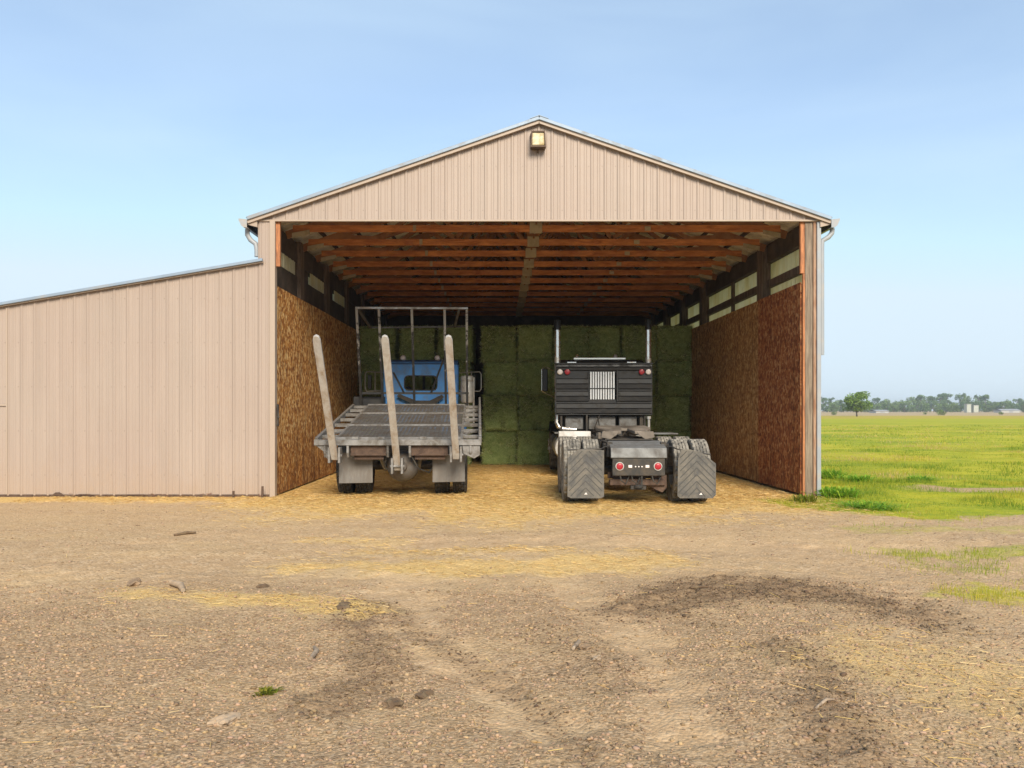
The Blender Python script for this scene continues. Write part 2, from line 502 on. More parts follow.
PACK = [([(-1.0, 8.2), (-.85, 6.9), (-.55, 5.7), (-.15, 4.8), (.15, 4.0)], .24), ([(.45, 8.0), (.62, 6.6), (.86, 5.5), (.95, 4.7), (.9, 3.8)], .22),
        ([(-3.6, 9.8), (-1.5, 9.2), (1.0, 9.3), (3.2, 9.0), (5.2, 8.9)], .5)]
def packed(x, y):
    n = fbm(x * 2.6, y * 2.6, 15, 5, .65); q = np.zeros(np.shape(x))
    for pts, w in PACK: q = np.maximum(q, sstep(1.2, .35, seg_dist(x, y, pts) / w + (n - .5) * 2.6))
    return q

def loose(x, y):     # where the gravel lies loose and coarse
    n = fbm(x * .9, y * .9, 19, 4, .6)
    return sstep(8.4, 5.6, y + (n - .5) * 3.5) * (1 - .8 * packed(x, y)) * (1 - sstep(2.2, 3.2, x + (n - .5) * 1.5) * .7)

def field_edge(x):   # y of the near edge of the grass
    return np.interp(x, [3.9, 4.5, 5.4, 6.0, 7.2, 9, 14, 40], [14.4, 12.6, 11.9, 11.35, 11.7, 12.4, 13.2, 13.4])

def masks(x, y):
    n1 = fbm(x * 1.3, y * 1.3, 3, 5, .6); n2 = fbm(x * 4.1, y * 4.1, 9, 4, .6)
    nn = n1 * .6 + n2 * .4
    straw = np.zeros(np.shape(x)); soil = np.zeros(np.shape(x)); grass = np.zeros(np.shape(x))
    for pts, w, a in STRAW:
        d = seg_dist(x, y * 1.0, pts) / w
        straw = np.maximum(straw, a * sstep(1.25, .2, d + (nn - .5) * 2.4))
    # straw apron at the barn mouth and over the floor
    apron = sstep(9.6, 13.0, y + (n1 - .5) * 3.2 - .15 * np.abs(x - .6))
    xin = sstep(-5.0, -3.7, x) * sstep(6.2, 4.7, x)
    lean = sstep(12.9, 13.7, y + (nn - .5) * 1.6) * sstep(-3.2, -4.4, x) * .75
    straw = np.maximum(straw, np.maximum(apron * xin * .92, lean))
    for pts, w, a in SOIL:
        d = seg_dist(x, y, pts) / w
        soil = np.maximum(soil, a * sstep(1.2, .15, d + (nn - .5) * 2.6))
    g = sstep(-.5, .6, y - field_edge(x) + (nn - .5) * 2.4) * sstep(3.6, 4.6, x)
    g = g * (1 - sstep(5.6, 5.3, x) * sstep(13.6, 14.1, y))
    bare = sstep(1.2, .3, np.abs(y - 15.4 - .03 * x + (n1 - .5) * 2.2) / .95) * sstep(6.8, 8.6, x) * .80
    g = g * (1 - bare)
    far = np.maximum(sstep(30, 31, y), np.maximum(sstep(7.5, 9, x) * sstep(13.5, 14.5, y) * (1 - bare), 0))
    far = np.maximum(far, sstep(-40, -42, x))
    g = np.maximum(g, far)
    for pts, w, a in GRASSP:
        d = seg_dist(x, y, pts) / w
        g = np.maximum(g, a * sstep(1.3, .1, d + (nn - .5) * 2.6))
    return straw, soil, g

def height(x, y):
    x = np.asarray(x, float); y = np.asarray(y, float)
    near = sstep(14.5, 9.0, y) * sstep(9, 6, np.abs(x))
    st, so, g = masks(x, y)
    h = (fbm(x * .45, y * .45, 21, 3) - .5) * .10 * near
    h += (fbm(x * 2.2, y * 2.2, 33, 3) - .5) * .035 * near
    h += (fbm(x * 9, y * 9, 41, 3, .65) - .5) * .030 * near * (1 - .55 * st) * (1 + 1.6 * so)
    h += so * near * (.0 + (fbm(x * 7, y * 7, 55, 4, .65) - .45) * .07)
    # two shallow wheel tracks curving out of the barn
    for pts in ([(-2.0, 12), (-.9, 9), (-.1, 6.5), (.35, 4.5), (.5, 2)], [(-.2, 12), (.6, 9), (1.2, 7.5), (1.35, 5.5), (1.2, 3)]):
        h -= .008 * sstep(.5, .05, seg_dist(x, y, pts)) * near
    h -= .02 * packed(x, y) * near
    h += st * .012 * (fbm(x * 14, y * 14, 61, 2) - .2) * sstep(24, 20, y)
    h += g * (fbm(x * 1.2, y * 1.2, 71, 3) - .45) * .10 * sstep(4.0, 7, x) * sstep(90, 40, y)
    return h

def axis_pts(lo, hi, step, far_lo, far_hi, grow=1.12):
    a = list(np.arange(lo, hi + 1e-6, step))
    s = step; x = hi; up = []
    while x < far_hi: s *= grow; x += s; up.append(x)
    s = step; x = lo; dn = []
    while x > far_lo: s *= grow; x -= s; dn.append(x)
    return np.array(dn[::-1] + a + up)

gx = axis_pts(-6.2, 7.4, .042, -1500, 1500, 1.10)
ga = np.arange(2.6, 8.0, .034); gb = np.arange(8.0, 15.0, .07)
gy0 = axis_pts(2.6, 2.63, .034, -300, 2.7, 1.3); gy0 = gy0[gy0 < 2.6 - 1e-6]
gy1 = [15.0]; s_ = .07
while gy1[-1] < 1500: s_ *= 1.07; gy1.append(gy1[-1] + s_)
gy = np.concatenate([gy0, ga, gb, np.array(gy1)])
X, Y = np.meshgrid(gx, gy)
st_, so_, gr_ = masks(X, Y)
Z = height(X, Y)
nx, ny = len(gx), len(gy)
idx = np.arange(nx * ny).reshape(ny, nx)
F = np.stack([idx[:-1, :-1].ravel(), idx[:-1, 1:].ravel(), idx[1:, 1:].ravel(), idx[1:, :-1].ravel()], 1)

def ground_mat():
    m, nt, bs = newmat('yard_and_field')
    p = pos(nt)
    st = attr(nt, 'straw'); so = attr(nt, 'soil'); gr = attr(nt, 'grass')
    # compacted gravelly dirt
    big = noise(nt, p, .55, 4, .6)
    mid = noise(nt, p, 5, 6, .72)
    peb = voro(nt, p, 42, 'Color'); pebd = voro(nt, p, 42, 'Distance')
    fine = noise(nt, p, 95, 3, .7)
    base = ramp(nt, mid, [(.28, (.35, .218, .112)), (.5, (.55, .37, .205)), (.72, (.65, .46, .27))])
    base = mix(nt, mapr(nt, big, .35, .7, 0, .55), base, (.67, .455, .24))
    pc = ramp(nt, sepz(nt, peb, 0), [(.1, (.23, .15, .085)), (.45, (.48, .33, .19)), (.8, (.59, .43, .265)), (1., (.62, .475, .32))])
    base = mix(nt, .12, base, (.25, .17, .10)); base = mix(nt, mapr(nt, mid, .40, .6, .15, .7), base, pc)
    base = mix(nt, mapr(nt, fine, .3, .7, 0, .22), base, (.2, .145, .10))
    # dark loosened soil
    soc = ramp(nt, noise(nt, p, 24, 7, .8), [(.3, (.07, .042, .022)), (.52, (.19, .122, .07)), (.72, (.40, .285, .175))])
    base = mix(nt, mth(nt, 'MULTIPLY', attr(nt, 'packed'), mapr(nt, noise(nt, p, 2.2, 5, .7), .3, .65, .0, .38)), base, (.62, .425, .245))
    gv = ramp(nt, mth(nt, 'ADD', mth(nt, 'MULTIPLY', sepz(nt, voro(nt, p, 75, 'Color'), 0), .55), mth(nt, 'MULTIPLY', fine, .45)),
              [(.2, (.10, .062, .034)), (.45, (.275, .178, .10)), (.65, (.42, .29, .175)), (.9, (.54, .405, .27))])
    base = mix(nt, mth(nt, 'MULTIPLY', attr(nt, 'loose'), .68), base, gv)
    dust = noise(nt, vscale(nt, p, (.5, 1, 1)), .9, 6, .7)
    base = mix(nt, mth(nt, 'ADD', mth(nt, 'MULTIPLY', st, .75, True), mapr(nt, dust, .45, .75, 0, .30), True), base, (.70, .51, .26))
    c = mix(nt, mth(nt, 'MULTIPLY', so, mapr(nt, mid, .3, .6, .45, 1.)), base, soc)
    # straw litter
    sn = noise(nt, vscale(nt, p, (1, 1.4, 1)), 34, 6, .8, 1.2)
    sc = ramp(nt, sn, [(.27, (.40, .245, .085)), (.5, (.70, .465, .18)), (.72, (.82, .60, .29))])
    sb = noise(nt, p, 1.6, 4, .6)
    sc = mix(nt, mapr(nt, sb, .4, .65, 0, .4), sc, (.62, .44, .15))
    sf = mapr(nt, mth(nt, 'ADD', st, mth(nt, 'MULTIPLY', mth(nt, 'SUBTRACT', sn, .5), .9)), .30, .75)
    c = mix(nt, sf, c, sc)
    # grass field, yellow-green, tan beyond
    ps = vscale(nt, p, (.55, 1.0, 1))
    n1 = noise(nt, ps, .16, 5, .62); n2 = noise(nt, ps, 1.1, 5, .7); n3 = noise(nt, p, 9, 4, .75)
    gsum = mth(nt, 'ADD', mth(nt, 'ADD', mth(nt, 'MULTIPLY', n1, .5), mth(nt, 'MULTIPLY', n2, .3)), mth(nt, 'MULTIPLY', n3, .2))
    gc = ramp(nt, gsum, [(.36, (.15, .23, .02)), (.46, (.29, .33, .02)), (.54, (.46, .42, .03)), (.64, (.58, .44, .08))])
    yv = sepz(nt, p, 1)
    wob = mth(nt, 'MULTIPLY', mth(nt, 'SUBTRACT', noise(nt, vscale(nt, p, (.02, .02, 1)), 1, 3), .5), 40)
    yw = mth(nt, 'ADD', yv, wob)
    fg = mapr(nt, yw, 55, 110, 0, .75)
    gc = mix(nt, fg, gc, (.36, .37, .018))
    gc = mix(nt, mapr(nt, yw, 138, 150, 0, .85), gc, (.44, .34, .045))
    gc = mix(nt, mapr(nt, yw, 205, 225, 0, .9), gc, (.46, .34, .20))
    gc = mix(nt, mth(nt, 'MULTIPLY', mapr(nt, noise(nt, vscale(nt, p, (.3, .05, 1)), .5, 4, .7), .5, .65), mapr(nt, yv, 190, 220, 0, .5)), gc, (.25, .21, .11))
    gf = mapr(nt, mth(nt, 'ADD', gr, mth(nt, 'MULTIPLY', mth(nt, 'SUBTRACT', noise(nt, p, 7, 5, .7), .5), .8)), .28, .7)
    c = mix(nt, gf, c, gc)
    nt.links.new(c, bs.inputs['Base Color'])
    bs.inputs['Roughness'].default_value = .95
    bs.inputs['Specular IOR Level'].default_value = .15
    h = mth(nt, 'ADD', mth(nt, 'MULTIPLY', mth(nt, 'SUBTRACT', 1., pebd), .5), mth(nt, 'ADD', mid, mth(nt, 'MULTIPLY', fine, .25)))
    h = mth(nt, 'ADD', h, mth(nt, 'MULTIPLY', sn, mth(nt, 'MULTIPLY', st, 1.2)))
    bump(nt, bs, h, .9, .018)
    return m
M['ground'] = ground_mat()
gme = np_mesh('ground', np.stack([X.ravel(), Y.ravel(), Z.ravel()], 1), F, M['ground'],
              {'packed': packed(X, Y).ravel(), 'loose': loose(X, Y).ravel(), 'straw': st_.ravel(), 'soil': so_.ravel(), 'grass': gr_.ravel()}, True)
tag(link('ground', gme), kind='structure')

def gz(x, y): return float(height(np.array([x]), np.array([y]))[0])

# ------------------------------------------------------------------ gravel, straw, grass (nobody could count these)
PHI = (1 + 5 ** .5) / 2
ICO_V = np.array([(-1, PHI, 0), (1, PHI, 0), (-1, -PHI, 0), (1, -PHI, 0), (0, -1, PHI), (0, 1, PHI), (0, -1, -PHI), (0, 1, -PHI),
                  (PHI, 0, -1), (PHI, 0, 1), (-PHI, 0, -1), (-PHI, 0, 1)]) / math.hypot(1, PHI)
ICO_F = np.array([(0, 11, 5), (0, 5, 1), (0, 1, 7), (0, 7, 10), (0, 10, 11), (1, 5, 9), (5, 11, 4), (11, 10, 2), (10, 7, 6), (7, 1, 8),
                  (3, 9, 4), (3, 4, 2), (3, 2, 6), (3, 6, 8), (3, 8, 9), (4, 9, 5), (2, 4, 11), (6, 2, 10), (8, 6, 7), (9, 8, 1)])

def stones(n, x0, x1, y0, y1, smin, smax, seed, soil=False, col=(.40, .275, .168)):
    r = np.random.default_rng(seed)
    x = r.uniform(x0, x1, n * 3); y = r.uniform(y0, y1, n * 3)
    st, so, g = masks(x, y)
    dens = (1 - .9 * st) * (1 - g) * (.25 + .75 * sstep(.42, .62, fbm(x * .8, y * .8, 91, 3) + .25 * sstep(8, 4.5, y))) * (1 - .35 * so) * (1 - .75 * packed(x, y)) * (.3 + .7 * loose(x, y)) if not soil else so ** .7
    k = r.uniform(0, 1, n * 3) < dens
    x, y, so = x[k][:n], y[k][:n], so[k][:n]
    n = len(x)
    size = smin + (smax - smin) * r.uniform(0, 1, n) ** 3.2
    z = height(x, y)
    sc = np.stack([size * r.uniform(.7, 1.4, n), size * r.uniform(.7, 1.4, n), size * r.uniform(.45, .85, n)], 1)
    a = r.uniform(0, 2 * math.pi, n); ca, sa = np.cos(a)[:, None], np.sin(a)[:, None]
    V = ICO_V[None] * sc[:, None, :] * r.uniform(.55, 1.35, (n, 12, 1))
    vx = V[..., 0] * ca - V[..., 1] * sa; vy = V[..., 0] * sa + V[..., 1] * ca
    P = np.stack([vx + x[:, None], vy + y[:, None], V[..., 2] + z[:, None] + size[:, None] * .12], 2)
    base = np.array(col)[None] * r.uniform(.5, 1.22, (n, 1)) * np.stack([np.ones(n), r.uniform(.94, 1.03, n), r.uniform(.86, 1.1, n)], 1)
    base = base * (1 - (0 if soil else .5) * so[:, None])
    Cc = np.repeat(base[:, None], 12, 1)
    Fc = ICO_F[None] + (np.arange(n) * 12)[:, None, None]
    return P.reshape(-1, 3), Fc.reshape(-1, 3), Cc.reshape(-1, 3)

def merge(parts):
    vs, fs, cs = [], [], []; o = 0
    for v, f, c in parts:
        vs.append(v); fs.append(f + o); cs.append(c); o += len(v)
    return np.concatenate(vs), np.concatenate(fs), np.concatenate(cs)

v, f, c = merge([stones(36000, -4.6, 4.6, 2.9, 7.2, .004, .014, 1), stones(9000, -9, 8, 6.8, 13.6, .005, .014, 2),
                 stones(16000, -1.6, 3.4, 3.4, 7.4, .002, .010, 3, True, (.17, .112, .066)), stones(160, -1.6, 3.4, 3.4, 7.4, .010, .022, 4, True, (.16, .108, .066))])
tag(link('gravel', np_mesh('gravel', v, f, M['gravelm'], {'col': np.clip(c, 0, 1)})),
    'loose grey brown gravel scattered over the dirt yard', 'gravel', kind='stuff')

def strands(n, region, weight, lmin, lmax, w, cols, seed, lift=.012):
    r = np.random.default_rng(seed)
    x0, x1, y0, y1 = region
    x = r.uniform(x0, x1, n * 4); y = r.uniform(y0, y1, n * 4)
    k = r.uniform(0, 1, n * 4) < weight(x, y)
    x, y = x[k][:n], y[k][:n]; n = len(x)
    L = r.uniform(lmin, lmax, n); a = r.uniform(0, 2 * math.pi, n)
    dx, dy = np.cos(a) * L / 2, np.sin(a) * L / 2
    px_, py_ = -np.sin(a) * w / 2, np.cos(a) * w / 2
    z = height(x, y) + r.uniform(.002, lift, n); t1 = r.uniform(-.3, .3, n) * L; 
    P = np.stack([np.stack([x - dx + px_, y - dy + py_, z - t1 * .2], 1), np.stack([x - dx - px_, y - dy - py_, z - t1 * .2 + w * .6], 1),
                  np.stack([x + dx - px_, y + dy - py_, z + abs(t1) * .5 + w * .6], 1), np.stack([x + dx + px_, y + dy + py_, z + abs(t1) * .5], 1)], 1)
    cc = np.array(cols)[r.integers(0, len(cols), n)] * r.uniform(.7, 1.2, (n, 1))
    return P.reshape(-1, 3), (np.arange(n * 4)).reshape(-1, 4), np.repeat(cc, 4, 0)
SCOL = [(.76, .51, .20), (.70, .45, .15), (.80, .59, .29), (.50, .30, .10), (.62, .44, .15)]
def wst(x, y): return masks(x, y)[0]
def wst2(x, y):
    s, _, g = masks(x, y); return np.clip(s + .012, 0, 1) * (y < 14.5)
v, f, c = merge([strands(9000, (-4.5, 4.5, 3.0, 9), wst2, .03, .11, .003, SCOL, 5),
                 strands(16000, (-8, 6, 8.6, 14.6), wst, .04, .12, .004, SCOL, 6, .015),
                 strands(12000, (-3.8, 5.1, 13.8, 22.3), wst, .05, .15, .006, SCOL, 7, .03)])
tag(link('straw', np_mesh('straw', v, f, M['strawm'], {'col': np.clip(c, 0, 1)})),
    'golden straw litter strewn over barn floor and yard', 'straw', kind='stuff')

def blades(n, region, weight, hmin, hmax, w, cols, seed, lean=.5):
    r = np.random.default_rng(seed)
    x0, x1, y0, y1 = region
    x = r.uniform(x0, x1, n * 4); y = r.uniform(y0, y1, n * 4)
    k = r.uniform(0, 1, n * 4) < weight(x, y)
    x, y = x[k][:n], y[k][:n]; n = len(x)
    cl = fbm(x * 1.1, y * 1.1, 77, 3); cl2 = fbm(x * .35, y * .5, 78, 3)
    H = (hmin + (hmax - hmin) * r.uniform(0, 1, n) ** 1.6) * (.45 + 1.3 * sstep(.35, .7, cl))
    a = r.uniform(0, 2 * math.pi, n); ln = r.uniform(.1, 1, n) * lean * H; b = a + r.uniform(-.8, .8, n)
    z = height(x, y) - .01
    W = w * r.uniform(.7, 1.4, n)
    px_, py_ = np.cos(a) * W / 2, np.sin(a) * W / 2
    mx, my = x + np.cos(b) * ln * .35, y + np.sin(b) * ln * .35
    tx, ty = x + np.cos(b) * ln, y + np.sin(b) * ln
    P = np.stack([np.stack([x - px_, y - py_, z], 1), np.stack([x + px_, y + py_, z], 1),
                  np.stack([mx + px_ * .8, my + py_ * .8, z + H * .6], 1), np.stack([mx - px_ * .8, my - py_ * .8, z + H * .6], 1),
                  np.stack([tx, ty, z + H], 1)], 1)
    base = np.arange(n)[:, None] * 5
    Fq = np.concatenate([base + np.array([[0, 1, 2]]), base + np.array([[0, 2, 3]]), base + np.array([[3, 2, 4]])])
    t = np.clip(sstep(.28, .72, cl2) * .85 + r.uniform(-.25, .25, n) + .17, 0, .999)
    cols = np.array(cols)
    q = t * (len(cols) - 1); i = q.astype(int); fr = (q - i)[:, None]
    cc = (cols[i] * (1 - fr) + cols[np.minimum(i + 1, len(cols) - 1)] * fr) * r.uniform(.75, 1.2, (n, 1))
    return P.reshape(-1, 3), Fq, np.repeat(cc, 5, 0)
GCOL = [(.15, .27, .03), (.25, .34, .035), (.37, .41, .04), (.49, .46, .05), (.60, .49, .08), (.62, .48, .20)]
def wg(x, y): return masks(x, y)[2] * (y > 5) * ((x > 5.75) | (y < 13.9)) * (.35 + .65 * sstep(.40, .55, fbm(x * .9, y * .9, 123, 3)))
def wgf(x, y): return wg(x, y) * (x < .70 * y + 2)
v, f, c = merge([blades(9000, (3.6, 7.5, 5.6, 9), wg, .02, .075, .004, GCOL[1:], 21),
                 blades(30000, (3.8, 16, 10.6, 17.5), wg, .02, .075, .006, GCOL, 22),
                 blades(45000, (5.7, 26, 16.5, 34), wgf, .025, .08, .010, GCOL, 23),
                 blades(30000, (5.7, 60, 33, 80), wgf, .03, .09, .028, GCOL, 24)])
tag(link('grass', np_mesh('grass', v, f, M['blade'], {'col': np.clip(c, 0, 1)})),
    'yellow green grass of the open field beside the barn', 'grass', kind='stuff')

# ------------------------------------------------------------------ ribbed sheet helper
def ribbed(x0, x1, ztop, zbot, y, pitch=.2286, depth=.015, org_x=0.0, thick=.006, ysign=-1):
    """ribbed steel in the XZ plane; ribs stand out towards ysign*Y."""
    xs = set([x0, x1])
    k0 = math.floor((x0 - org_x) / pitch) - 1; k1 = math.ceil((x1 - org_x) / pitch) + 1
    prof = []
    for k in range(k0, k1 + 1):
        b = org_x + k * pitch
        prof += [(b - .030, 0), (b - .013, 1), (b + .013, 1), (b + .030, 0), (b + .088, 0), (b + .096, .28), (b + .104, 0), (b + .128, 0), (b + .136, .28), (b + .144, 0)]
    pts = [(x0, None)] + [q for q in prof if x0 + .001 < q[0] < x1 - .001] + [(x1, None)]
    def d(x):
        return float(np.interp(x, [q[0] for q in prof], [q[1] for q in prof]))
    mb = MB(); vs = []; fs = []
    for x, dd in pts:
        dd = d(x) if dd is None else dd
        yy = y + ysign * depth * dd
        zt = ztop(x) if callable(ztop) else ztop; zb = zbot(x) if callable(zbot) else zbot
        vs += [(x, yy, zb), (x, yy, zt), (x, yy - ysign * thick, zt), (x, yy - ysign * thick, zb)]
    n = len(pts)
    for i in range(n - 1):
        a = i * 4; b = a + 4
        fs += [(a, b, b + 1, a + 1), (a + 1, b + 1, b + 2, a + 2), (a + 2, b + 2, b + 3, a + 3), (a + 3, b + 3, b, a)]
    fs += [(0, 1, 2, 3), (n * 4 - 1, n * 4 - 2, n * 4 - 3, n * 4 - 4)]
    return mb.add(vs, fs)

def ribbed_side(y0, y1, z0, z1, x, sign, org_y=0., **kw):
    """ribbed steel in the YZ plane."""
    mb = ribbed(y0, y1, z1, z0, 0, org_x=org_y, ysign=1, **kw)
    mb.v = [(x + sign * q[1], q[0], q[2]) for q in mb.v]
    return mb

def roofz(x): return PEAK - abs(x - BC) * SL

# ------------------------------------------------------------------ the pole barn
BO = (BC, FY, 0)
barn = thing('pole_barn', 'tan steel pole barn with gable roof and wide open front', 'barn', BO)
def bb(mb, name, m, parent=barn, **kw): 
    return mb.build(name, M[m] if isinstance(m, str) else m, parent, org=BO if parent is barn or True else (0, 0, 0), **kw)

g = bb(ribbed(BL, BR, lambda x: roofz(x) - .045, ZH, FY, org_x=BC), 'gable_siding', 'siding')
bb(ribbed(BL, -3.955, ZH - .004, .02, FY, org_x=BC), 'front_siding', 'siding')
mb = MB(); mb.box(-3.965, -3.87, FY - .032, FY + .11, .0, ZH - .01)
bb(mb, 'corner_trim', 'trim', bevel=.006)
mb = MB(); mb.box(BL, BR, FY - .028, FY + .02, ZH - .035, ZH - .003)
bb(mb, 'header_trim', 'trim', bevel=.004)
mb = MB(); mb.box(BL + .72, BR - .74, FY + .03, FY + .075, ZH - .01, ZH + .22)
bb(mb, 'header_beam', 'chord')
# side wall sheets: opaque bands and pale light-passing strips between the girts
bb(ribbed_side(FY + .01, BACK, .02, 3.70, BR, 1), 'side_siding', 'siding')
bb(ribbed_side(FY + .01, BACK, 3.70, 4.46, BR, 1), 'light_strip', 'translucent')
bb(ribbed_side(FY + .01, BACK, 4.46, 4.86, BR, 1), 'side_siding', 'siding')
bb(ribbed_side(FY + .01, BACK, 4.08, 4.42, BL, -1), 'light_strip', 'translucent')
bb(ribbed_side(FY + .01, BACK, 4.42, 4.86, BL, -1), 'side_siding', 'siding')
bb(ribbed_side(FY + .01, BACK, .02, 4.08, BL, -1), 'side_siding', 'siding')
bb(ribbed(BL, BR, lambda x: roofz(x) + .008, .02, BACK, org_x=BC, ysign=1), 'back_siding', 'siding')
mb = MB(); mb.box(BL + .1, BR - .1, BACK - .14, BACK - .1, .02, 4.9)
bb(mb, 'back_boarding', 'dark_wood')
# roof: two pitched sheets with ribs, ridge cap, rake trim
for sgn in (-1, 1):
    L = 5.02
    th = math.atan(SL)
    mbr = ribbed(FY - .10, BACK + .15, L / math.cos(th), 0, 0, org_x=FY, ysign=1, depth=.02, thick=.005)
    vs = []
    for (yy, dd, ll) in mbr.v:
        x = BC + sgn * ll * math.cos(th); z = PEAK - ll * math.sin(th) + .02
        vs.append((x + sgn * dd * math.sin(th), yy, z + dd * math.cos(th)))
    mbr.v = vs
    bb(mbr, 'roof', 'roof')
    mb = MB()
    e0 = Vector((BC, FY - .075, PEAK - .012)); e1 = Vector((BC + sgn * 5.0, FY - .075, PEAK - 5.0 * SL - .012))
    mb.bar(e0 + Vector((0, 0, .01)), e1 + Vector((0, 0, .01)), .09, .06)
    bb(mb, 'rake_trim', 'roof', bevel=.006)
    mb = MB()
    mb.bar(e0 + Vector((0, .012, -.048)), e1 + Vector((0, .012, -.048)), .05, .052)
    bb(mb, 'rake_flashing', 'trim')
    mb = MB()   # purlins
    for k in range(9):
        l = .25 + k * .6
        x = BC + sgn * l * math.cos(th); z = PEAK - l * math.sin(th) - .045
        mb.bar((x, FY + .1, z), (x, BACK - .15, z), .04, .07)
    o = bb(mb, 'purlins', 'purlin')
    mb = MB()   # pale lining under the sheets
    mb.bar((BC + sgn * 2.5, FY + .06, roofz(BC + 2.5) + .0), (BC + sgn * 2.5, BACK - .1, roofz(BC + 2.5) + .0), 5.1, .008,
           up=(sgn * math.sin(th), 0, math.cos(th)))
    bb(mb, 'roof_lining', 'roof_under')
mb = MB(); 
mb.prism([(-.16, -.035), (0, .02), (.16, -.035), (.16, -.028), (0, .032), (-.16, -.028)],
         lambda a, b: (BC + a, FY - .125, PEAK + .012 + b), lambda a, b: (BC + a, BACK + .16, PEAK + .012 + b))
bb(mb, 'ridge_cap', 'roof')
# side overhang soffit returns, gutters and downspouts
for sgn, xe in ((-1, -4.33), (1, 5.67)):
    ez = PEAK - 5.0 * SL
    mb = MB(); xa = BL if sgn < 0 else BR
    mb.prism([(xa, ez - .045), (xe, ez - .035), (xe, ez - .10), (xa, ez - .04 - .10)], lambda a, b: (a, FY - .055, b), lambda a, b: (a, FY + .0, b))
    bb(mb, 'eave_return', 'trim')
    mb = MB()
    pr = [(0, 0), (.145, .015), (.14, -.02), (.10, -.105), (.06, -.135), (0, -.14), (0, -.128), (.052, -.124), (.088, -.098), (.126, -.02), (.126, .0), (0, -.012)]
    mb.prism([(xe + sgn * a, ez - .02 + b) for a, b in pr], lambda a, b: (a, FY - .10, b), lambda a, b: (a, BACK + .1, b))
    mb.prism([(xe + sgn * a, ez - .02 + b) for a, b in pr[:6]], lambda a, b: (a, FY - .105, b), lambda a, b: (a, FY - .098, b))
    bb(mb, 'gutter', 'white_trim')
    mb = MB()
    if sgn > 0:
        pts = [(xe + .07, FY + .03, ez - .15), (xe + .06, FY + .03, ez - .23), (xe - .0, FY + .03, ez - .30), (5.565, FY + .03, ez - .36), (5.555, FY + .03, ez - .45), (5.555, FY + .03, 2.45)]
    else:
        pts = [(xe - .055, FY + .10, ez - .15), (xe - .055, FY + .10, ez - .24), (xe - .0, FY + .10, ez - .33), (xe + .09, FY + .10, ez - .40), (xe + .11, FY + .10, ez - .5), (xe + .11, FY + .10, 4.16)]
    mb.tube(pts, .042, 12)
    smooth_by_angle(bb(mb, 'downspout', 'white_trim'), 50)
# right front jamb: boards, post, trim
mb = MB(); mb.box(5.19, 5.262, FY + .03, FY + .10, 3.86, ZH - .012); bb(mb, 'jamb_board', 'jamb', bevel=.004)
mb = MB(); mb.box(5.225, 5.262, FY + .012, FY + .06, .0, 3.855); bb(mb, 'jamb_board', 'jamb', bevel=.004)
mb = MB(); mb.box(5.264, 5.40, FY + .02, FY + .17, -.05, ZH - .012); bb(mb, 'corner_post', 'greypost', bevel=.008)
mb = MB(); mb.box(5.402, 5.452, FY + .0, FY + .10, .0, ZH - .012); bb(mb, 'jamb_board', 'jamb_pale', bevel=.004)
mb = MB(); mb.box(5.455, 5.525, FY - .028, FY + .06, .02, ZH - .04); bb(mb, 'corner_trim', 'white_trim', bevel=.006)
# left front jamb board and iron latch
mb = MB(); mb.box(-3.868, -3.80, FY + .03, FY + .10, 3.98, ZH - .012); bb(mb, 'jamb_board', 'jamb', bevel=.004)
mb = MB(); mb.box(-3.866, -3.835, FY + .06, FY + .10, 1.22, 1.60); mb.bar((-3.85, FY + .05, 1.55), (-3.82, FY + .02, 1.36), .025, .025)
bb(mb, 'latch', 'chassis', bevel=.003)
# posts and girts along both side walls
for x0, x1, ys in ((-4.10, -3.905, (16.3, 18.75, 21.2, 23.7, 26.2, 28.6)), (5.236, 5.42, (16.65, 19.05, 21.5, 23.9, 26.3, 28.6))):
    for i, yy in enumerate(ys):
        thin = (i == 1 and x0 > 0)
        mb = MB(); mb.box(x0 if not thin else x0 + .12, x1, yy - (.16 if not thin else .06), yy + (.16 if not thin else .06), -.05, 4.80)
        bb(mb, 'wall_post', 'post', bevel=.008)
for (x0, x1, za, zb, m) in ((5.34, 5.46, 4.44, 4.78, 'dark_wood'), (5.36, 5.46, 3.95, 4.09, 'post'), (5.34, 5.46, 3.60, 3.73, 'post'),
                            (-4.12, -3.98, 4.365, 4.78, 'dark_wood'), (-4.12, -3.975, 3.60, 4.108, 'dark_wood')):
    mb = MB(); mb.box(x0, x1, FY + .18, BACK - .2, za, zb)
    bb(mb, 'wall_girt', m)
for ya, yb in ((14.62, 15.95), (17.2, 18.5), (19.7, 21.0)):
    bb(ribbed_side(ya, yb, 4.11, 4.36, -3.965, 1, depth=.014), 'light_strip', 'translucent')
for ya, yb in ((FY + .2, 14.60), (15.96, 17.19), (18.51, 19.69), (21.01, 28.8)):
    mb = MB(); mb.box(-4.08, -4.0, ya, yb, 4.11, 4.362)
    bb(mb, 'patch_board', 'dark_wood')
# strand board lining, sheet by sheet
for i, (ya, yb) in enumerate(((14.315, 16.6), (16.604, 19.04), (19.044, 21.48), (21.484, 23.9))):
    mb = MB(); mb.box(-3.90, -3.884, ya if i else 14.24, yb, .03, 3.66 + .006 * (i % 2))
    bb(mb, 'wall_board', 'osb')
    mb = MB()
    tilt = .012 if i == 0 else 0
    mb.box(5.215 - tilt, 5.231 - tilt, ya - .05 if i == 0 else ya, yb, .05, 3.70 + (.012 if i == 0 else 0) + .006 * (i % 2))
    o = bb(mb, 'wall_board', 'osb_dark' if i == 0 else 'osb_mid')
    if i == 0: o['label'] = 'dark red weathered strand board'
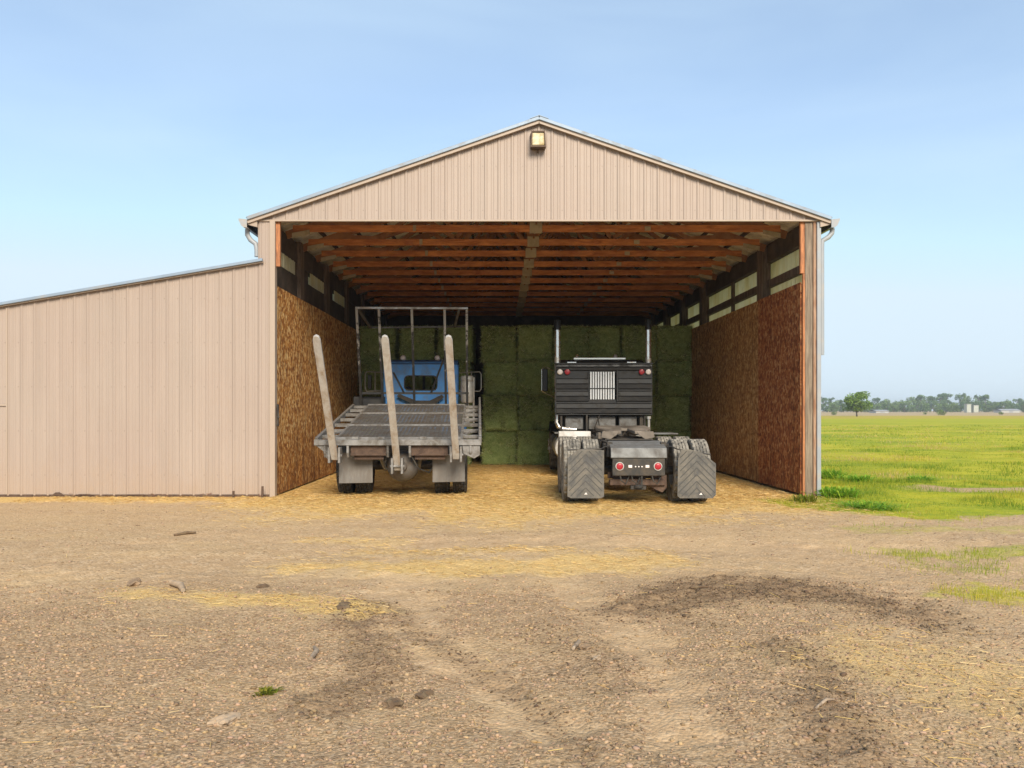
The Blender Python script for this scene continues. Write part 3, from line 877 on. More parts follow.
# roof trusses
def truss():
    mb = MB()
    y0, y1 = -.02, .02
    xa, xb = BL + .36, BR - .34
    mb.box(xa, xb, y0, y1, ZH + .0, ZH + .122)
    t = mb.build('roof_truss', M['chord'])
    mb = MB()
    def top(x): return roofz(x) - .20
    for sg in (-1, 1):
        mb.bar((BC + sg * .02, 0, top(BC)), (BC + sg * 4.6, 0, top(BC + 4.6)), .038, .14)
    mb.build('top_chord', M['web'], t)
    mb = MB()
    ztop = lambda x: top(x) - .06
    for sg in (-1, 1):
        seq = [(0, 0), (.85, 1), (1.55, 0), (2.35, 1), (3.05, 0), (3.75, 1), (4.15, 0)]
        for (a, ta), (b, tb_) in zip(seq[:-1], seq[1:]):
            pa = (BC + sg * a, 0, ztop(BC + a) if ta else ZH + .13); pb = (BC + sg * b, 0, ztop(BC + b) if tb_ else ZH + .13)
            mb.bar(pa, pb, .036, .085)
    mb.bar((BC, 0, ZH + .13), (BC, 0, ztop(BC)), .036, .085)
    mb.build('web_members', M['web'], t)
    mb = MB(); mb.box(BC - .125, BC + .105, -.034, -.022, ZH - .03, ZH + .17)
    mb.build('gusset_plate', M['plate'], t)
    mb = MB(); mb.box(2.66, 2.77, -.032, -.022, ZH + .02, ZH + .10)
    mb.build('gusset_plate', M['plate'], t)
    mb = MB(); mb.box(-1.60, -1.54, -.030, -.022, ZH + .01, ZH + .12)
    mb.build('gusset_plate', M['plate'], t)
    return t
tr0 = truss()
tr0.parent = barn
for k in range(12):
    t = tr0 if k == 0 else dup(tr0, barn)
    t.location = (-BC, 15.17 + 1.22 * k - FY, random.uniform(-.008, .008))
# pale triangular plates where the trusses bear on the posts
for x in (-3.72, 5.05):
    for k in range(5):
        mb = MB(); yy = 15.17 + 1.22 * k
        s = 1 if x < 0 else -1
        mb.prism([(x - s * .1, ZH - .12), (x + s * .22, ZH - .04), (x + s * .22, ZH + .03), (x - s * .1, ZH - .03)], lambda a, b: (a, yy - .045, b), lambda a, b: (a, yy - .026, b))
        bb(mb, 'bearing_plate', 'plate')

# ------------------------------------------------------------------ lean-to shed
LX = -11.2
def lz(x): return 4.07 + (x - BL) * .169
lean = thing('lean_to_shed', 'tan ribbed steel lean-to with low sloping roof joined to the barn', 'shed', (-7.6, FY, 0))
LO = (-7.6, FY, 0)
ribbed(LX, BL - .004, lambda x: lz(x) - .035, .03, FY, org_x=BC).build('front_siding', M['siding'], lean, org=LO)
ribbed_side(FY + .02, BACK, .03, lz(LX) - .05, LX, -1).build('side_siding', M['siding'], lean, org=LO)
ribbed(LX, BL - .004, lambda x: lz(x) - .035, .03, BACK, org_x=BC, ysign=1).build('back_siding', M['siding'], lean, org=LO)
mb = MB(); mb.bar((LX - .25, (FY + BACK) / 2, lz(LX - .25)), (BL - .002, (FY + BACK) / 2, lz(BL)), BACK - FY + .15, .03)
mb.build('roof', M['roof'], lean, org=LO)
mb = MB(); mb.bar((LX - .25, FY - .075, lz(LX - .25) - .01), (BL + .10, FY - .075, lz(BL + .10) - .01), .06, .05)
mb.build('rake_trim', M['roof'], lean, org=LO, bevel=.005)
mb = MB(); mb.bar((LX - .2, FY - .05, lz(LX - .2) - .045), (BL + .10, FY - .05, lz(BL + .10) - .045), .04, .02)
mb.build('rake_flashing', M['trim'], lean, org=LO)
mb = MB(); mb.box(LX, -3.97, FY - .012, FY + .03, -.02, .045)
mb.build('base_board', M['rustpl'], lean, org=LO)
mb = MB(); mb.box(-8.50, -8.475, FY - .026, FY - .002, .05, lz(-8.5) - .08); mb.box(-9.6, -8.50, FY - .027, FY - .021, 1.57, 1.60)
mb.build('door_edge_trim', M['trim'], lean, org=LO)
mb = MB()
for x0, x1, z1 in ((-7.70, -7.50, .085), (-7.30, -6.98, .055), (-6.55, -6.05, .05)):
    mb.prism([(x0, .03), (x1, .03), (x1 - .03, z1 * .7), (x1 - .08, z1), (x0 + .05, z1 * .95), (x0 + .01, z1 * .6)], lambda a, b: (a, FY - .025, b), lambda a, b: (a, FY - .0215, b))
mb.build('rust_hole_edges', M['rustpl'], lean, org=LO)

# wall light under the ridge
wl = thing('wall_light', 'brown framed wall light with yellowed lens under the ridge', 'light', (BC - .02, FY - .03, 6.12))
mb = MB()
def ring(poly_o, poly_i, ya, yb, sl=0):
    n = len(poly_o)
    vs = [(a, ya, b) for a, b in poly_o] + [(a, ya, b) for a, b in poly_i] + [(a, yb, b) for a, b in poly_o] + [(a, yb, b) for a, b in poly_i]
    fs = []
    for i in range(n):
        j = (i + 1) % n
        fs += [(i, j, n + j, n + i), (2 * n + i, 3 * n + i, 3 * n + j, 2 * n + j), (i, 2 * n + i, 2 * n + j, j), (n + i, n + j, 3 * n + j, 3 * n + i)]
    return vs, fs
po = [(-.135, -.15), (.135, -.15), (.115, .13), (-.115, .13)]; pi_ = [(-.112, -.122), (.112, -.122), (.096, .106), (-.096, .106)]
mb.add(*ring(po, pi_, -.17, -.04))
mb.box(-.13, .13, -.04, .012, -.145, .128)
mb.build('housing', M['lamp_house'], wl, bevel=.006)
mb = MB(); mb.box(-.108, .108, -.155, -.045, -.118, .102)
lens = mb.build('lens', M['lamp_lens'], wl, bevel=.02, seg=2)
mb = MB(); mb.tube([(0, -.03, -.15), (0, -.02, -.21)], .012, 8)
mb.build('conduit', M['lamp_house'], wl)

# ------------------------------------------------------------------ wheels
def tyre_mesh(Rr, W, n=96, lug=.04):
    cols = [(-.30, .56, 0), (-.44, .62, 0), (-.5, .76, 0), (-.49, .90, 0), (-.462, .965, 0)]
    ribs = 5; a, b = -.45, .45; wr = (b - a) / ribs
    for i in range(ribs):
        x0 = a + i * wr + wr * .09; x1 = a + (i + 1) * wr - wr * .09
        if i: cols.append((x0 - .004, 1 - lug * 1.5, 0))
        cols += [(x0, 1.0, i + 1), (x1, 1.0, i + 1)]
        if i < ribs - 1: cols.append((x1 + .004, 1 - lug * 1.5, 0))
    cols += [(.462, .965, 0), (.49, .90, 0), (.5, .76, 0), (.44, .62, 0), (.30, .56, 0)]
    m = len(cols)
    V = []
    for k in range(n):
        for (x, r, rib) in cols:
            rr = r
            if rib and (k + rib * 2) % 4 == 0: rr = 1 - lug
            t = 2 * math.pi * (k + (.35 * math.copysign(1, x) if rib else 0)) / n
            V.append((x * W, math.cos(t) * rr * Rr, math.sin(t) * rr * Rr))
    Fq = []
    for k in range(n):
        k2 = (k + 1) % n
        for i in range(m):
            j = (i + 1) % m
            Fq.append((k * m + i, k * m + j, k2 * m + j, k2 * m + i))
    return MB().add(V, Fq)

TO_X = Matrix.Rotation(R(90), 4, 'Y')
def wheel(parent, x, y, Rr, W, side, rim='alu', tread='tread', dual_inner=False):
    """rim mesh with the tyre as its child; side = outward x direction."""
    mb = MB()
    d = .10 if dual_inner else (-.03 if rim != 'steer' else .06)
    pr = [(.0, d + .10), (.09, d + .10), (.10, d + .02), (.30 * Rr, d + .01), (.44 * Rr, d), (.50 * Rr, d - .04), (.54 * Rr, W * .36), (.59 * Rr, W * .40), (.59 * Rr, W * .34), (.56 * Rr, W * .30), (.56 * Rr, -W * .36), (.48 * Rr, -W * .36), (.48 * Rr, d - .07), (0, d - .07)]
    mb.lathe(pr, 36, TO_X if side > 0 else TO_X @ Matrix.Rotation(math.pi, 4, 'X'))
    for k in range(10):
        t = 2 * math.pi * k / 10
        r0 = .25 * Rr
        mb.tube([(side * (d + .0), r0 * math.cos(t), r0 * math.sin(t)), (side * (d + .04), r0 * math.cos(t), r0 * math.sin(t))], .014, 6)
    o = mb.build('wheel', M['alu'], parent)
    smooth_by_angle(o, 40)
    o.location = (x, y, Rr * .985)
    tm = tyre_mesh(Rr, W).build('tyre', M[tread], o)
    smooth_by_angle(tm, 30)
    tm.rotation_euler = (random.uniform(0, .06), 0, 0)
    return o

def dish(mb, c, r, d, axis=-1, n=20):
    """lens facing -Y (axis -1)."""
    Mx = Matrix.Translation(c) @ Matrix.Rotation(R(90), 4, 'X')
    mb.lathe([(r, 0), (r, d * .4), (r * .8, d * .85), (r * .4, d), (0.0, d)], n, Mx)
    return mb

# ------------------------------------------------------------------ black semi tractor
SEMI = thing('semi_truck', 'black semi tractor parked rear first under the barn roof', 'truck', (2.205, 13.62, 0), R(-1.5))
mb = MB()
for sx in (-1, 1):
    mb.box(sx * .43 - .045, sx * .43 + .045, -.40, 7.6, .74, .98)
for yy in (-.1, .66, 1.9, 3.2, 4.4):
    mb.box(-.385, .385, yy - .05, yy + .05, .76, .94)
mb.box(-.30, .30, 5.0, 6.4, .55, .95)
SEMI_FRAME = mb.build('chassis_frame', M['chassis'], SEMI, bevel=.006)
mb = MB()
mb.prism([(-.16, 1.0), (-.62, .90), (-.645, .745), (-.60, .735), (-.57, .86), (-.16, .965)], lambda a, b: (-.44, a, b), lambda a, b: (.44, a, b))
o = mb.build('tail_plate', M['greyp'], SEMI, bevel=.008, seg=2)
mb = MB(); mb.box(-.415, .415, -.625, -.56, .46, .738)
mb.build('light_panel', M['chassis'], SEMI, bevel=.012, seg=2)
for x in (-.30, .30):
    mb = MB(); dish(mb, (x, -.624, .612), .054, .022)
    o = smooth_by_angle(mb.build('tail_light', M['red'], SEMI))
    mb = MB(); Mx = Matrix.Translation((x, -.624, .612)) @ Matrix.Rotation(R(90), 4, 'X')
    mb.lathe([(.055, 0), (.067, 0), (.067, .016), (.055, .016)], 24, Mx, closed=True)
    mb.build('lens_ring', M['alu'], o)
for x in (-.135, .135):
    mb = MB(); mb.box(x - .03, x + .03, -.636, -.624, .588, .632)
    mb.build('plate_light', M['white_lens'], SEMI, bevel=.004)
for x in (-.05, 0, .05):
    mb = MB(); dish(mb, (x, -.624, .606), .012, .01, n=10)
    mb.build('marker_dot', M['white_lens'], SEMI)
mb = MB(); mb.box(-.44, .44, -.50, -.42, .30, .40); mb.box(-.46, .46, -.36, -.30, .40, .50)
mb.prism([(.20, .46), (.47, .46), (.47, .26), (.40, .18), (.26, .24)], lambda a, b: (a, -.45, b), lambda a, b: (a, -.40, b))
mb.prism([(-.40, .46), (-.15, .46), (-.2, .30), (-.36, .26)], lambda a, b: (a, -.41, b), lambda a, b: (a, -.37, b))
mb.tube([(-.45, -.43, .34), (.42, -.43, .30)], .04, 8)
mb.build('rear_crossmember', M['rustpl'], SEMI, bevel=.006)
mb = MB()
for yy in (0, 1.33):
    mb.tube([(-.95, yy, .51), (.95, yy, .51)], .075, 12)
    mb.lathe([(.0, .30), (.15, .27), (.22, .16), (.24, 0), (.22, -.16), (.12, -.28), (0, -.30)], 20, Matrix.Translation((0, yy, .51)) @ Matrix.Rotation(R(90), 4, 'X'))
mb.tube([(0, 1.33, .55), (0, 5.2, .72)], .055, 10)
smooth_by_angle(mb.build('axles', M['chassis'], SEMI), 40)
mb = MB()
for sx in (-1, 1):
    mb.tube([(sx * .40, -.45, .92), (sx * .52, -.52, .92), (sx * .60, -.645, .885), (sx * 1.12, -.645, .80 if sx > 0 else .87)], .012, 8)
mb.build('flap_hanger', M['chassis'], SEMI)
def semi_flap(xc, poly, mark):
    mb = MB()
    y = -.66
    mb.prism(poly, lambda a, b: (xc + a, y - .004, b), lambda a, b: (xc + a, y + .010, b))
    o = mb.build('mudflap', M['flap'], SEMI)
    mb = MB()
    import itertools
    for k in range(-2, 9):
        for sx in (-1, 1):
            zb = .08 + k * .105
            pts = []
            for t in np.linspace(.0, .285, 12):
                z = zb + .30 - t * 1.0
                xx = sx * t
                if inside(poly, xx, z): pts.append((xc + xx, y - .002, z))
            if len(pts) > 2: mb.bar(pts[0], pts[-1], .010, .014, up=(0, 0, 1))
    mb.build('chevron_ribs', M['groove'], o)
    mb = MB(); mb.prism([(mark - .024, .170), (mark + .028, .170), (mark + .008, .204)], lambda a, b: (xc + a, y - .0145, b), lambda a, b: (xc + a, y - .0105, b))
    mb.build('emblem', M['white_lens'], o)
def inside(poly, x, y, e=.012):
    c = False; n = len(poly)
    for i in range(n):
        x1, y1 = poly[i]; x2, y2 = poly[(i + 1) % n]
        if (y1 > y) != (y2 > y) and x < (x2 - x1) * (y - y1) / (y2 - y1) + x1: c = not c
    return c and all(abs((x2 - x1) * (y1 - y) - (x1 - x) * (y2 - y1)) / math.hypot(x2 - x1, y2 - y1) > e
                     for (x1, y1), (x2, y2) in zip(poly, poly[1:] + poly[:1]))
semi_flap(-.84, [(-.285, .14), (-.23, .11), (.24, .11), (.29, .14), (.29, .865), (.10, .88), (-.12, .88), (-.28, .74)], -.0)
semi_flap(.90, [(-.30, .15), (-.26, .115), (.25, .115), (.30, .17), (.30, .66), (.08, .83), (-.10, .88), (-.24, .88), (-.29, .74)], .06)
for yy in (0, 1.33):
    for sx in (-1, 1):
        wheel(SEMI, sx * 1.04, yy, .515, .275, sx)
        wheel(SEMI, sx * .72, yy, .515, .275, sx, dual_inner=True)
for sx in (-1, 1):
    wheel(SEMI, sx * 1.0, 7.2, .515, .28, sx, 'steer')
# fifth wheel
mb = MB()
yc = 1.0
mb.prism([(-.46, .78), (.46, .78), (.50, .4), (.40, -.02), (.24, -.28), (.12, -.30), (.06, .25), (-.06, .25), (-.12, -.30), (-.24, -.28), (-.40, -.02), (-.50, .4)],
         lambda a, b: (a, yc + b, 1.10 + b * .07), lambda a, b: (a, yc + b, 1.155 + b * .07))
mb.box(-.48, -.36, yc + .1, yc + .5, .98, 1.10); mb.box(.36, .48, yc + .1, yc + .5, .98, 1.10)
mb.build('fifth_wheel', M['grease'], SEMI, bevel=.01)
mb = MB(); mb.box(-.40, .40, yc - .35, yc + 1.1, .982, 1.0)
mb.build('mount_plate', M['chassis'], SEMI)
for sx in (-1, 1):
    mb = MB()
    mb.prism([(sx * .14, 1.13), (sx * .44, 1.13), (sx * .47, 1.02), (sx * .30, .99), (sx * .20, 1.06)], lambda a, b: (a, yc - .30, b), lambda a, b: (a, yc - .24, b))
    mb.build('guide_ramp', M['grease'], SEMI, bevel=.006)
mb = MB()
for x0 in (-.30, -.12, .20): mb.tube([(x0, -.60, .50), (x0 + .03, -.62, .38), (x0 + .10, -.60, .33), (x0 + .16, -.56, .46)], .010, 6)
mb.tube([(.05, -.60, .47), (.05, -.60, .24)], .016, 6)
mb.build('trailing_hoses', M['rubber'], SEMI)
mb = MB(); mb.box(-.12, .12, -.60, -.40, .24, .30); mb.lathe([(.03, 0), (.07, 0), (.07, .05), (.03, .05)], 14, Matrix.Translation((.0, -.62, .27)), closed=True)
mb.build('tow_bracket', M['chassis'], SEMI, bevel=.006)
for yy in (.16, 1.49):
    for sx in (-1, 1):
        mb = MB(); mb.lathe([(0, -.13), (.11, -.13), (.125, -.09), (.11, -.05), (.125, 0), (.11, .05), (.125, .09), (.11, .13), (0, .13)], 18, Matrix.Translation((sx * .30, yy, .72)))
        smooth_by_angle(mb.build('air_spring', M['rubber'], SEMI), 40)
        mb = MB(); mb.tube([(sx * .50, yy - .45, .95), (sx * .52, yy - .25, .55)], .03, 10); mb.build('shock_absorber', M['chassis'], SEMI)
mb = MB()
for sx in (-1, 1): mb.prism([(.35, .97), (1.0, .97), (.95, .60), (.75, .48), (.55, .52)], lambda a, b: (sx * .49, a, b), lambda a, b: (sx * .515, a, b))
mb.build('suspension_hanger', M['chassis'], SEMI)
# plates over the front drive wheels, deck plate
mb = MB(); mb.box(-1.13, -.52, 2.18, 2.46, .97, 1.09)
mb.prism([(-.86, .97), (-.68, .97), (-.74, .90), (-.80, .90)], lambda a, b: (a, 2.19, b), lambda a, b: (a, 2.24, b))
mb.build('fender_plate', M['whitep'], SEMI, bevel=.008)
mb = MB(); mb.box(.48, 1.15, 2.18, 2.9, 1.03, 1.055); mb.build('fender_plate', M['greyp'], SEMI, bevel=.006)
mb = MB()
for k in range(14):
    t = k / 13
    a = random.uniform(-.36, .36); b = random.uniform(2.0, 3.8)
    mb.tube([(a, b, .98), (a + random.uniform(-.1, .1), b + random.uniform(-.2, .2), 1.06 + random.random() * .07), (a + random.uniform(-.3, .3), b + .5, 1.0)], .018, 6)
mb.tube([(-.14, 4.85, 1.35), (-.20, 3.6, 1.02), (-.12, 2.2, 1.05), (-.05, 1.6, 1.02)], .014, 6)
mb.tube([(-.10, 4.85, 1.38), (-.3, 3.9, 1.12), (-.2, 2.6, 1.10)], .014, 6)
mb.box(-.30, .12, 2.5, 3.1, 1.0, 1.12)
mb.build('air_lines', M['chassis'], SEMI)
# cab guard (headache rack)
RY = 4.9
rk = MB()
z0, z1, hw = 1.39, 2.53, 1.085
wx0, wx1, wz0, wz1 = -.325, .275, 1.735, 2.365
rk.box(-hw, wx0, RY, RY + .05, z0, z1); rk.box(wx1, hw, RY, RY + .05, z0, z1)
rk.box(wx0, wx1, RY, RY + .05, z0, wz0); rk.box(wx0, wx1, RY, RY + .05, wz1, z1)
rack = rk.build('cab_guard', M['blackp'], SEMI)
rk = MB()
zz = [1.395, 1.668, 1.945, 2.225, 2.55]
for i in range(4):
    za, zb = zz[i] + .018, zz[i + 1] - .014
    zm = (za + zb) / 2
    segs = [(-hw + .02, hw - .02)] if i in (0,) else [(-hw + .02, wx0 - .02), (wx1 + .05, hw - .02)]
    if i == 3: segs = [(-hw + .02, hw - .02)]; za = max(za, wz1 + .01); zm = za + (zb - za) * .55
    for xa, xb in segs:
        rk.prism([(0, za), (-.035, za + .02), (-.040, zm - .012), (-.022, zm), (-.040, zm + .012), (-.035, zb - .02), (0, zb)], lambda a, b: (xa, RY + a - .001, b), lambda a, b: (xb, RY + a - .001, b))
rk.build('rib_panels', M['blackp'], rack)
mb = MB(); mb.box(wx1 + .005, wx1 + .045, RY - .055, RY - .002, wz0 - .04, wz1 + .02); mb.box(wx0 - .03, wx0 - .006, RY - .045, RY - .002, wz0 - .02, wz1 + .0)
mb.box(-hw - .02, hw + .02, RY - .03, RY + .06, z1, z1 + .03)
mb.build('window_frame', M['blackp'], rack, bevel=.004)
mb = MB(); n = 10
for k in range(n):
    xa = wx0 + .02 + k * (wx1 - wx0 - .03) / n
    mb.box(xa, xa + .034, RY + .012, RY + .03, wz0 + .005, wz1 - .005)
mb.build('window_slats', M['slat'], rack)
mb = MB(); mb.box(wx0, wx1, RY + .002, RY + .012, wz0 + .235, wz0 + .26)
mb.build('slat_crossbar', M['blackp'], rack)
for x, m in ((-.985, 'white_lens'), (-.82, 'red'), (.84, 'red'), (.99, 'white_lens')):
    mb = MB(); dish(mb, (x, RY - .04, 2.355), .062, .03)
    smooth_by_angle(mb.build('marker_light', M[m], SEMI))
for x in (-.72, .62):
    mb = MB(); mb.box(x - .1, x + .1, RY - .02, RY + .02, z1 + .031, z1 + .05); mb.build('guard_clip', M['chrome'], SEMI)
# under the guard: boxes and tanks
for x0, x1, m in ((-.86, -.45, 'boxgrey'), (-.33, .28, 'boxgrey'), (.36, .76, 'boxgrey')):
    mb = MB(); mb.box(x0, x1, 5.05, 5.40, 1.06, 1.36); mb.build('tool_box', M[m], SEMI, bevel=.02, seg=2)
mb = MB()
for x in (-.95, .93): mb.box(x - .02, x + .02, 4.95, 5.0, 1.06, 1.39)
mb.box(-.40, -.36, 4.9, 5.0, .98, 1.39)
mb.box(.82, .90, 5.0, 5.1, 1.0, 1.39)
mb.build('guard_leg', M['chassis'], SEMI)
mb = MB(); mb.tube([(1.0, 4.85, 1.0), (1.0, 4.85, 1.30)], [.03, .03], 10); mb.tube([(1.0, 4.85, 1.30), (1.0, 4.85, 1.36)], .05, 10); mb.build('air_valve', M['alu'], SEMI)
# cab, hood, glass, tanks
cab = MB()
cab.prism([(5.45, 1.02), (5.45, 2.50), (5.52, 2.63), (5.75, 2.68), (6.75, 2.66), (6.95, 2.55), (7.18, 1.95), (7.18, 1.02)], lambda a, b: (-1.0, a, b), lambda a, b: (1.0, a, b))
CAB = cab.build('cab', M['blackp'], SEMI, bevel=.04, seg=3)
mb = MB(); mb.box(-.62, .62, 5.9, 5.96, 2.69, 2.745)
mb.build('roof_bar', M['cream'], SEMI, bevel=.01)
for x in (-.53, .37):
    mb = MB(); mb.lathe([(.05, 0), (.055, .03), (.03, .07), (0, .075)], 14, Matrix.Translation((x, 5.93, 2.745)))
    smooth_by_angle(mb.build('roof_lamp', M['chrome'], SEMI))
mb = MB(); mb.prism([(7.16, 1.0), (7.16, 1.90), (7.9, 1.78), (8.25, 1.55), (8.28, .62), (7.16, .70)], lambda a, b: (-.62, a, b), lambda a, b: (.62, a, b))
mb.build('hood', M['blackp'], SEMI, bevel=.06, seg=3)
mb = MB(); mb.prism([(6.93, 2.52), (7.165, 1.98), (7.175, 1.985), (6.945, 2.525)], lambda a, b: (-.86, a + .03, b), lambda a, b: (.86, a + .03, b)); mb.build('windshield', M['glass'], SEMI)
for sx in (-1, 1):
    mb = MB(); mb.box(sx * 1.003 - .004, sx * 1.003 + .004, 6.0, 6.8, 1.85, 2.42); mb.build('side_window', M['interior'], SEMI)
    mb = MB(); mb.lathe([(0, -.75), (.28, -.74), (.30, -.70), (.30, .70), (.28, .74), (0, .75)], 28, Matrix.Translation((sx * .82, 5.3, .66)) @ Matrix.Rotation(R(90), 4, 'X'))
    smooth_by_angle(mb.build('fuel_tank', M['alu'], SEMI), 40)
    mb = MB(); mb.box(sx * .86 - .25, sx * .86 + .25, 4.75, 6.0, .975, 1.0); mb.build('step_plate', M['greyp'], SEMI)
    mb = MB()
    mb.tube([(sx * 1.03, 5.12, 1.45), (sx * 1.03, 5.12, 3.32)], .068, 16)
    if sx < 0:
        mb.tube([(sx * 1.03, 5.12, 1.46), (sx * 1.05, 5.12, 1.22), (sx * 1.0, 5.10, 1.12), (sx * .9, 5.08, 1.07), (-.6, 5.08, 1.06)], .052, 14)
    st = smooth_by_angle(mb.build('exhaust_stack', M['chrome'], SEMI), 50)
    mb = MB(); mb.tube([(sx * 1.03, 5.12, 3.32), (sx * 1.03, 5.12, 3.44), (sx * 1.03, 5.14, 3.54)], [.076, .076, .072], 16)
    smooth_by_angle(mb.build('stack_tip', M['blackp'], st), 50)
    mb = MB(); mb.prism([(-.095, 1.96), (.095, 1.96), (.095, 2.52), (-.095, 2.52)], lambda a, b: (sx * 1.27 + a * .7, 6.6, b), lambda a, b: (sx * 1.27 + a * .7, 6.68, b))
    o = mb.build('mirror', M['blackp'], SEMI, bevel=.02, seg=2)
    mb = MB()
    mb.tube([(sx * 1.0, 6.75, 2.45), (sx * 1.26, 6.66, 2.56), (sx * 1.35, 6.64, 2.50), (sx * 1.35, 6.64, 1.98), (sx * 1.26, 6.66, 1.92), (sx * 1.0, 6.75, 1.80)], .013, 8)
    mb.build('mirror_bracket', M['chrome'], o)
    mb = MB(); mb.prism([(6.75, .95), (6.95, 1.15), (7.25, 1.22), (7.6, 1.1), (7.75, .8), (7.7, .8), (7.55, 1.03), (7.25, 1.14), (6.98, 1.08), (6.8, .92)], lambda a, b: (sx * .64, a, b), lambda a, b: (sx * 1.14, a, b))
    mb.build('front_fender', M['blackp'], SEMI)
    mb = MB(); mb.lathe([(.10, 0), (.11, .02), (.07, .10), (0, .12)], 20, Matrix.Translation((sx * .78, 8.2, .95)) @ Matrix.Rotation(R(90), 4, 'X')); mb.build('headlight', M['chrome'], SEMI)
mb = MB(); mb.box(-1.15, 1.15, 8.30, 8.38, .42, .74); mb.build('front_bumper', M['chrome'], SEMI, bevel=.02)

# ------------------------------------------------------------------ blue-cab bale truck
HT = thing('bale_truck', 'blue cab hay hauling truck with tilted grating bed and three upright arms', 'truck', (-1.745, 14.95, 0), R(1.5))
mb = MB()
for sx in (-1, 1): mb.box(sx * .42 - .04, sx * .42 + .04, -.75, 6.6, .62, .86)
for yy in (-.6, .9, 2.2, 3.8): mb.box(-.38, .38, yy - .05, yy + .05, .64, .82)
for sx in (-1, 1): mb.bar((sx * .5, 3.0, .80), (sx * .5, 3.05, 1.55), .09, .09); mb.bar((sx * .5, .3, .82), (sx * .5, .3, 1.15), .10, .10)
mb.tube([(.25, .8, .75), (.3, 2.9, 1.4)], .05, 10)
mb.build('chassis_frame', M['chassis'], HT, bevel=.005)
TH = math.atan(.60 / 4.15)
def bd(x, v, w):   # bed frame: x across, v along the bed from its rear edge, w normal to it
    return Vector((x, -1.05 + v * math.cos(TH) - w * math.sin(TH), 1.0 + v * math.sin(TH) + w * math.cos(TH)))
upb = (0, -math.sin(TH), math.cos(TH))
BLn = 4.2; hw = 1.38; dw = 1.06
mb = MB()
for x in (-dw, -.35, .35, dw): mb.bar(bd(x, .08, -.045), bd(x, BLn, -.045), .05, .09, upb)
for v_ in (.05, 1.4, 2.9, 4.17): mb.bar(bd(-dw, v_, .01), bd(dw, v_, .01), .06, .05, upb)
for v_ in (.7, 2.15, 3.55): mb.bar(bd(-dw, v_, -.07), bd(dw, v_, -.07), .05, .06, upb)
BED = mb.build('bed_frame', M['galv'], HT, bevel=.004)
def grating(va, vb, xa, xb, p=.15):
    mb = MB(); H = vb - va; Wd = xb - xa
    k = .5   # diamonds twice as wide as long
    n = int((Wd + H / k) / p) + 1
    for s in (-1, 1):
        for i in range(n):
            x0 = xa + i * p if s < 0 else xb - i * p
            # line x = x0 + s*(v)/k
            t0, t1 = 0., H
            def xx(t): return x0 + s * t / k
            lo = (xa - x0) * k / s; hi = (xb - x0) * k / s
            lo, hi = min(lo, hi), max(lo, hi)
            t0 = max(t0, lo); t1 = min(t1, hi)
            if t1 - t0 < .02: continue
            mb.bar(bd(xx(t0), va + t0, .012 + .003 * s), bd(xx(t1), va + t1, .012 + .003 * s), .030, .003, upb)
    return mb
for va, vb in ((.10, 1.37), (1.43, 2.87), (2.93, 4.18)):
    grating(va, vb, -dw + .03, dw - .03).build('deck_grating', M['deckm'], HT, fix=False)
for sx in (-1, 1):
    mb = MB()
    mb.bar(bd(sx * hw, .04, -.02), bd(sx * hw, BLn, -.02), .055, .10, upb)
    for v_ in (.45, 1.05, 1.7, 2.35, 3.0, 3.6, 4.15): mb.bar(bd(sx * (dw + .02), v_, -.03), bd(sx * (hw - .02), v_, -.03), .06, .06, upb)
    if sx > 0:
        mb.bar(bd(hw, .2, .16), bd(hw, BLn, .16), .04, .05, upb)
        for v_ in (.22, 1.2, 2.2, 3.2, 4.15): mb.bar(bd(hw, v_, .02), bd(hw, v_, .16), .04, .04, (1, 0, 0))
        for v_ in (.45, 1.7, 3.0): mb.bar(bd(dw + .03, v_, .0), bd(hw - .02, v_ + .55, .0), .04, .03, upb)
    else:
        mb.bar(bd(-hw + .03, .5, -.03), bd(-dw - .02, 1.05, -.03), .04, .03, upb)
    mb.build('side_rail', M['galv'], HT, bevel=.004)
# rear beam with brackets and kick panels
mb = MB()
mb.box(-hw - .02, hw + .02, -1.13, -1.03, .905, 1.005)
for x in (-1.22, -.84, -.17, .20, .88, 1.22):
    mb.prism([(-1.12, .905), (-.98, .905), (-1.0, .72), (-1.08, .70), (-1.12, .78)], lambda a, b: (x - .02, a, b), lambda a, b: (x + .02, a, b))
mb.prism([(-hw, .905), (-hw + .30, .905), (-hw + .26, .80), (-hw + .22, .66), (-hw + .18, .70), (-hw + .14, .80)], lambda a, b: (a, -1.1, b), lambda a, b: (a, -1.06, b))
mb.prism([(hw, .905), (hw - .30, .905), (hw - .28, .76), (hw - .10, .68), (hw, .74)], lambda a, b: (a, -1.1, b), lambda a, b: (a, -1.06, b))
for x in (-.72, .42, -.28, .98): mb.box(x - .06, x + .06, -1.10, -1.0, 1.006, 1.05)
mb.build('rear_beam', M['galv'], HT, bevel=.006)
for x0, x1 in ((-.80, -.20), (.22, .84)):
    mb = MB(); mb.box(x0, x1, -1.05, -1.02, .73, .90); mb.box(x0 + .05, x1 - .05, -.98, -.93, .66, .76)
    mb.build('rear_panel', M['rustpl'], HT, bevel=.004)
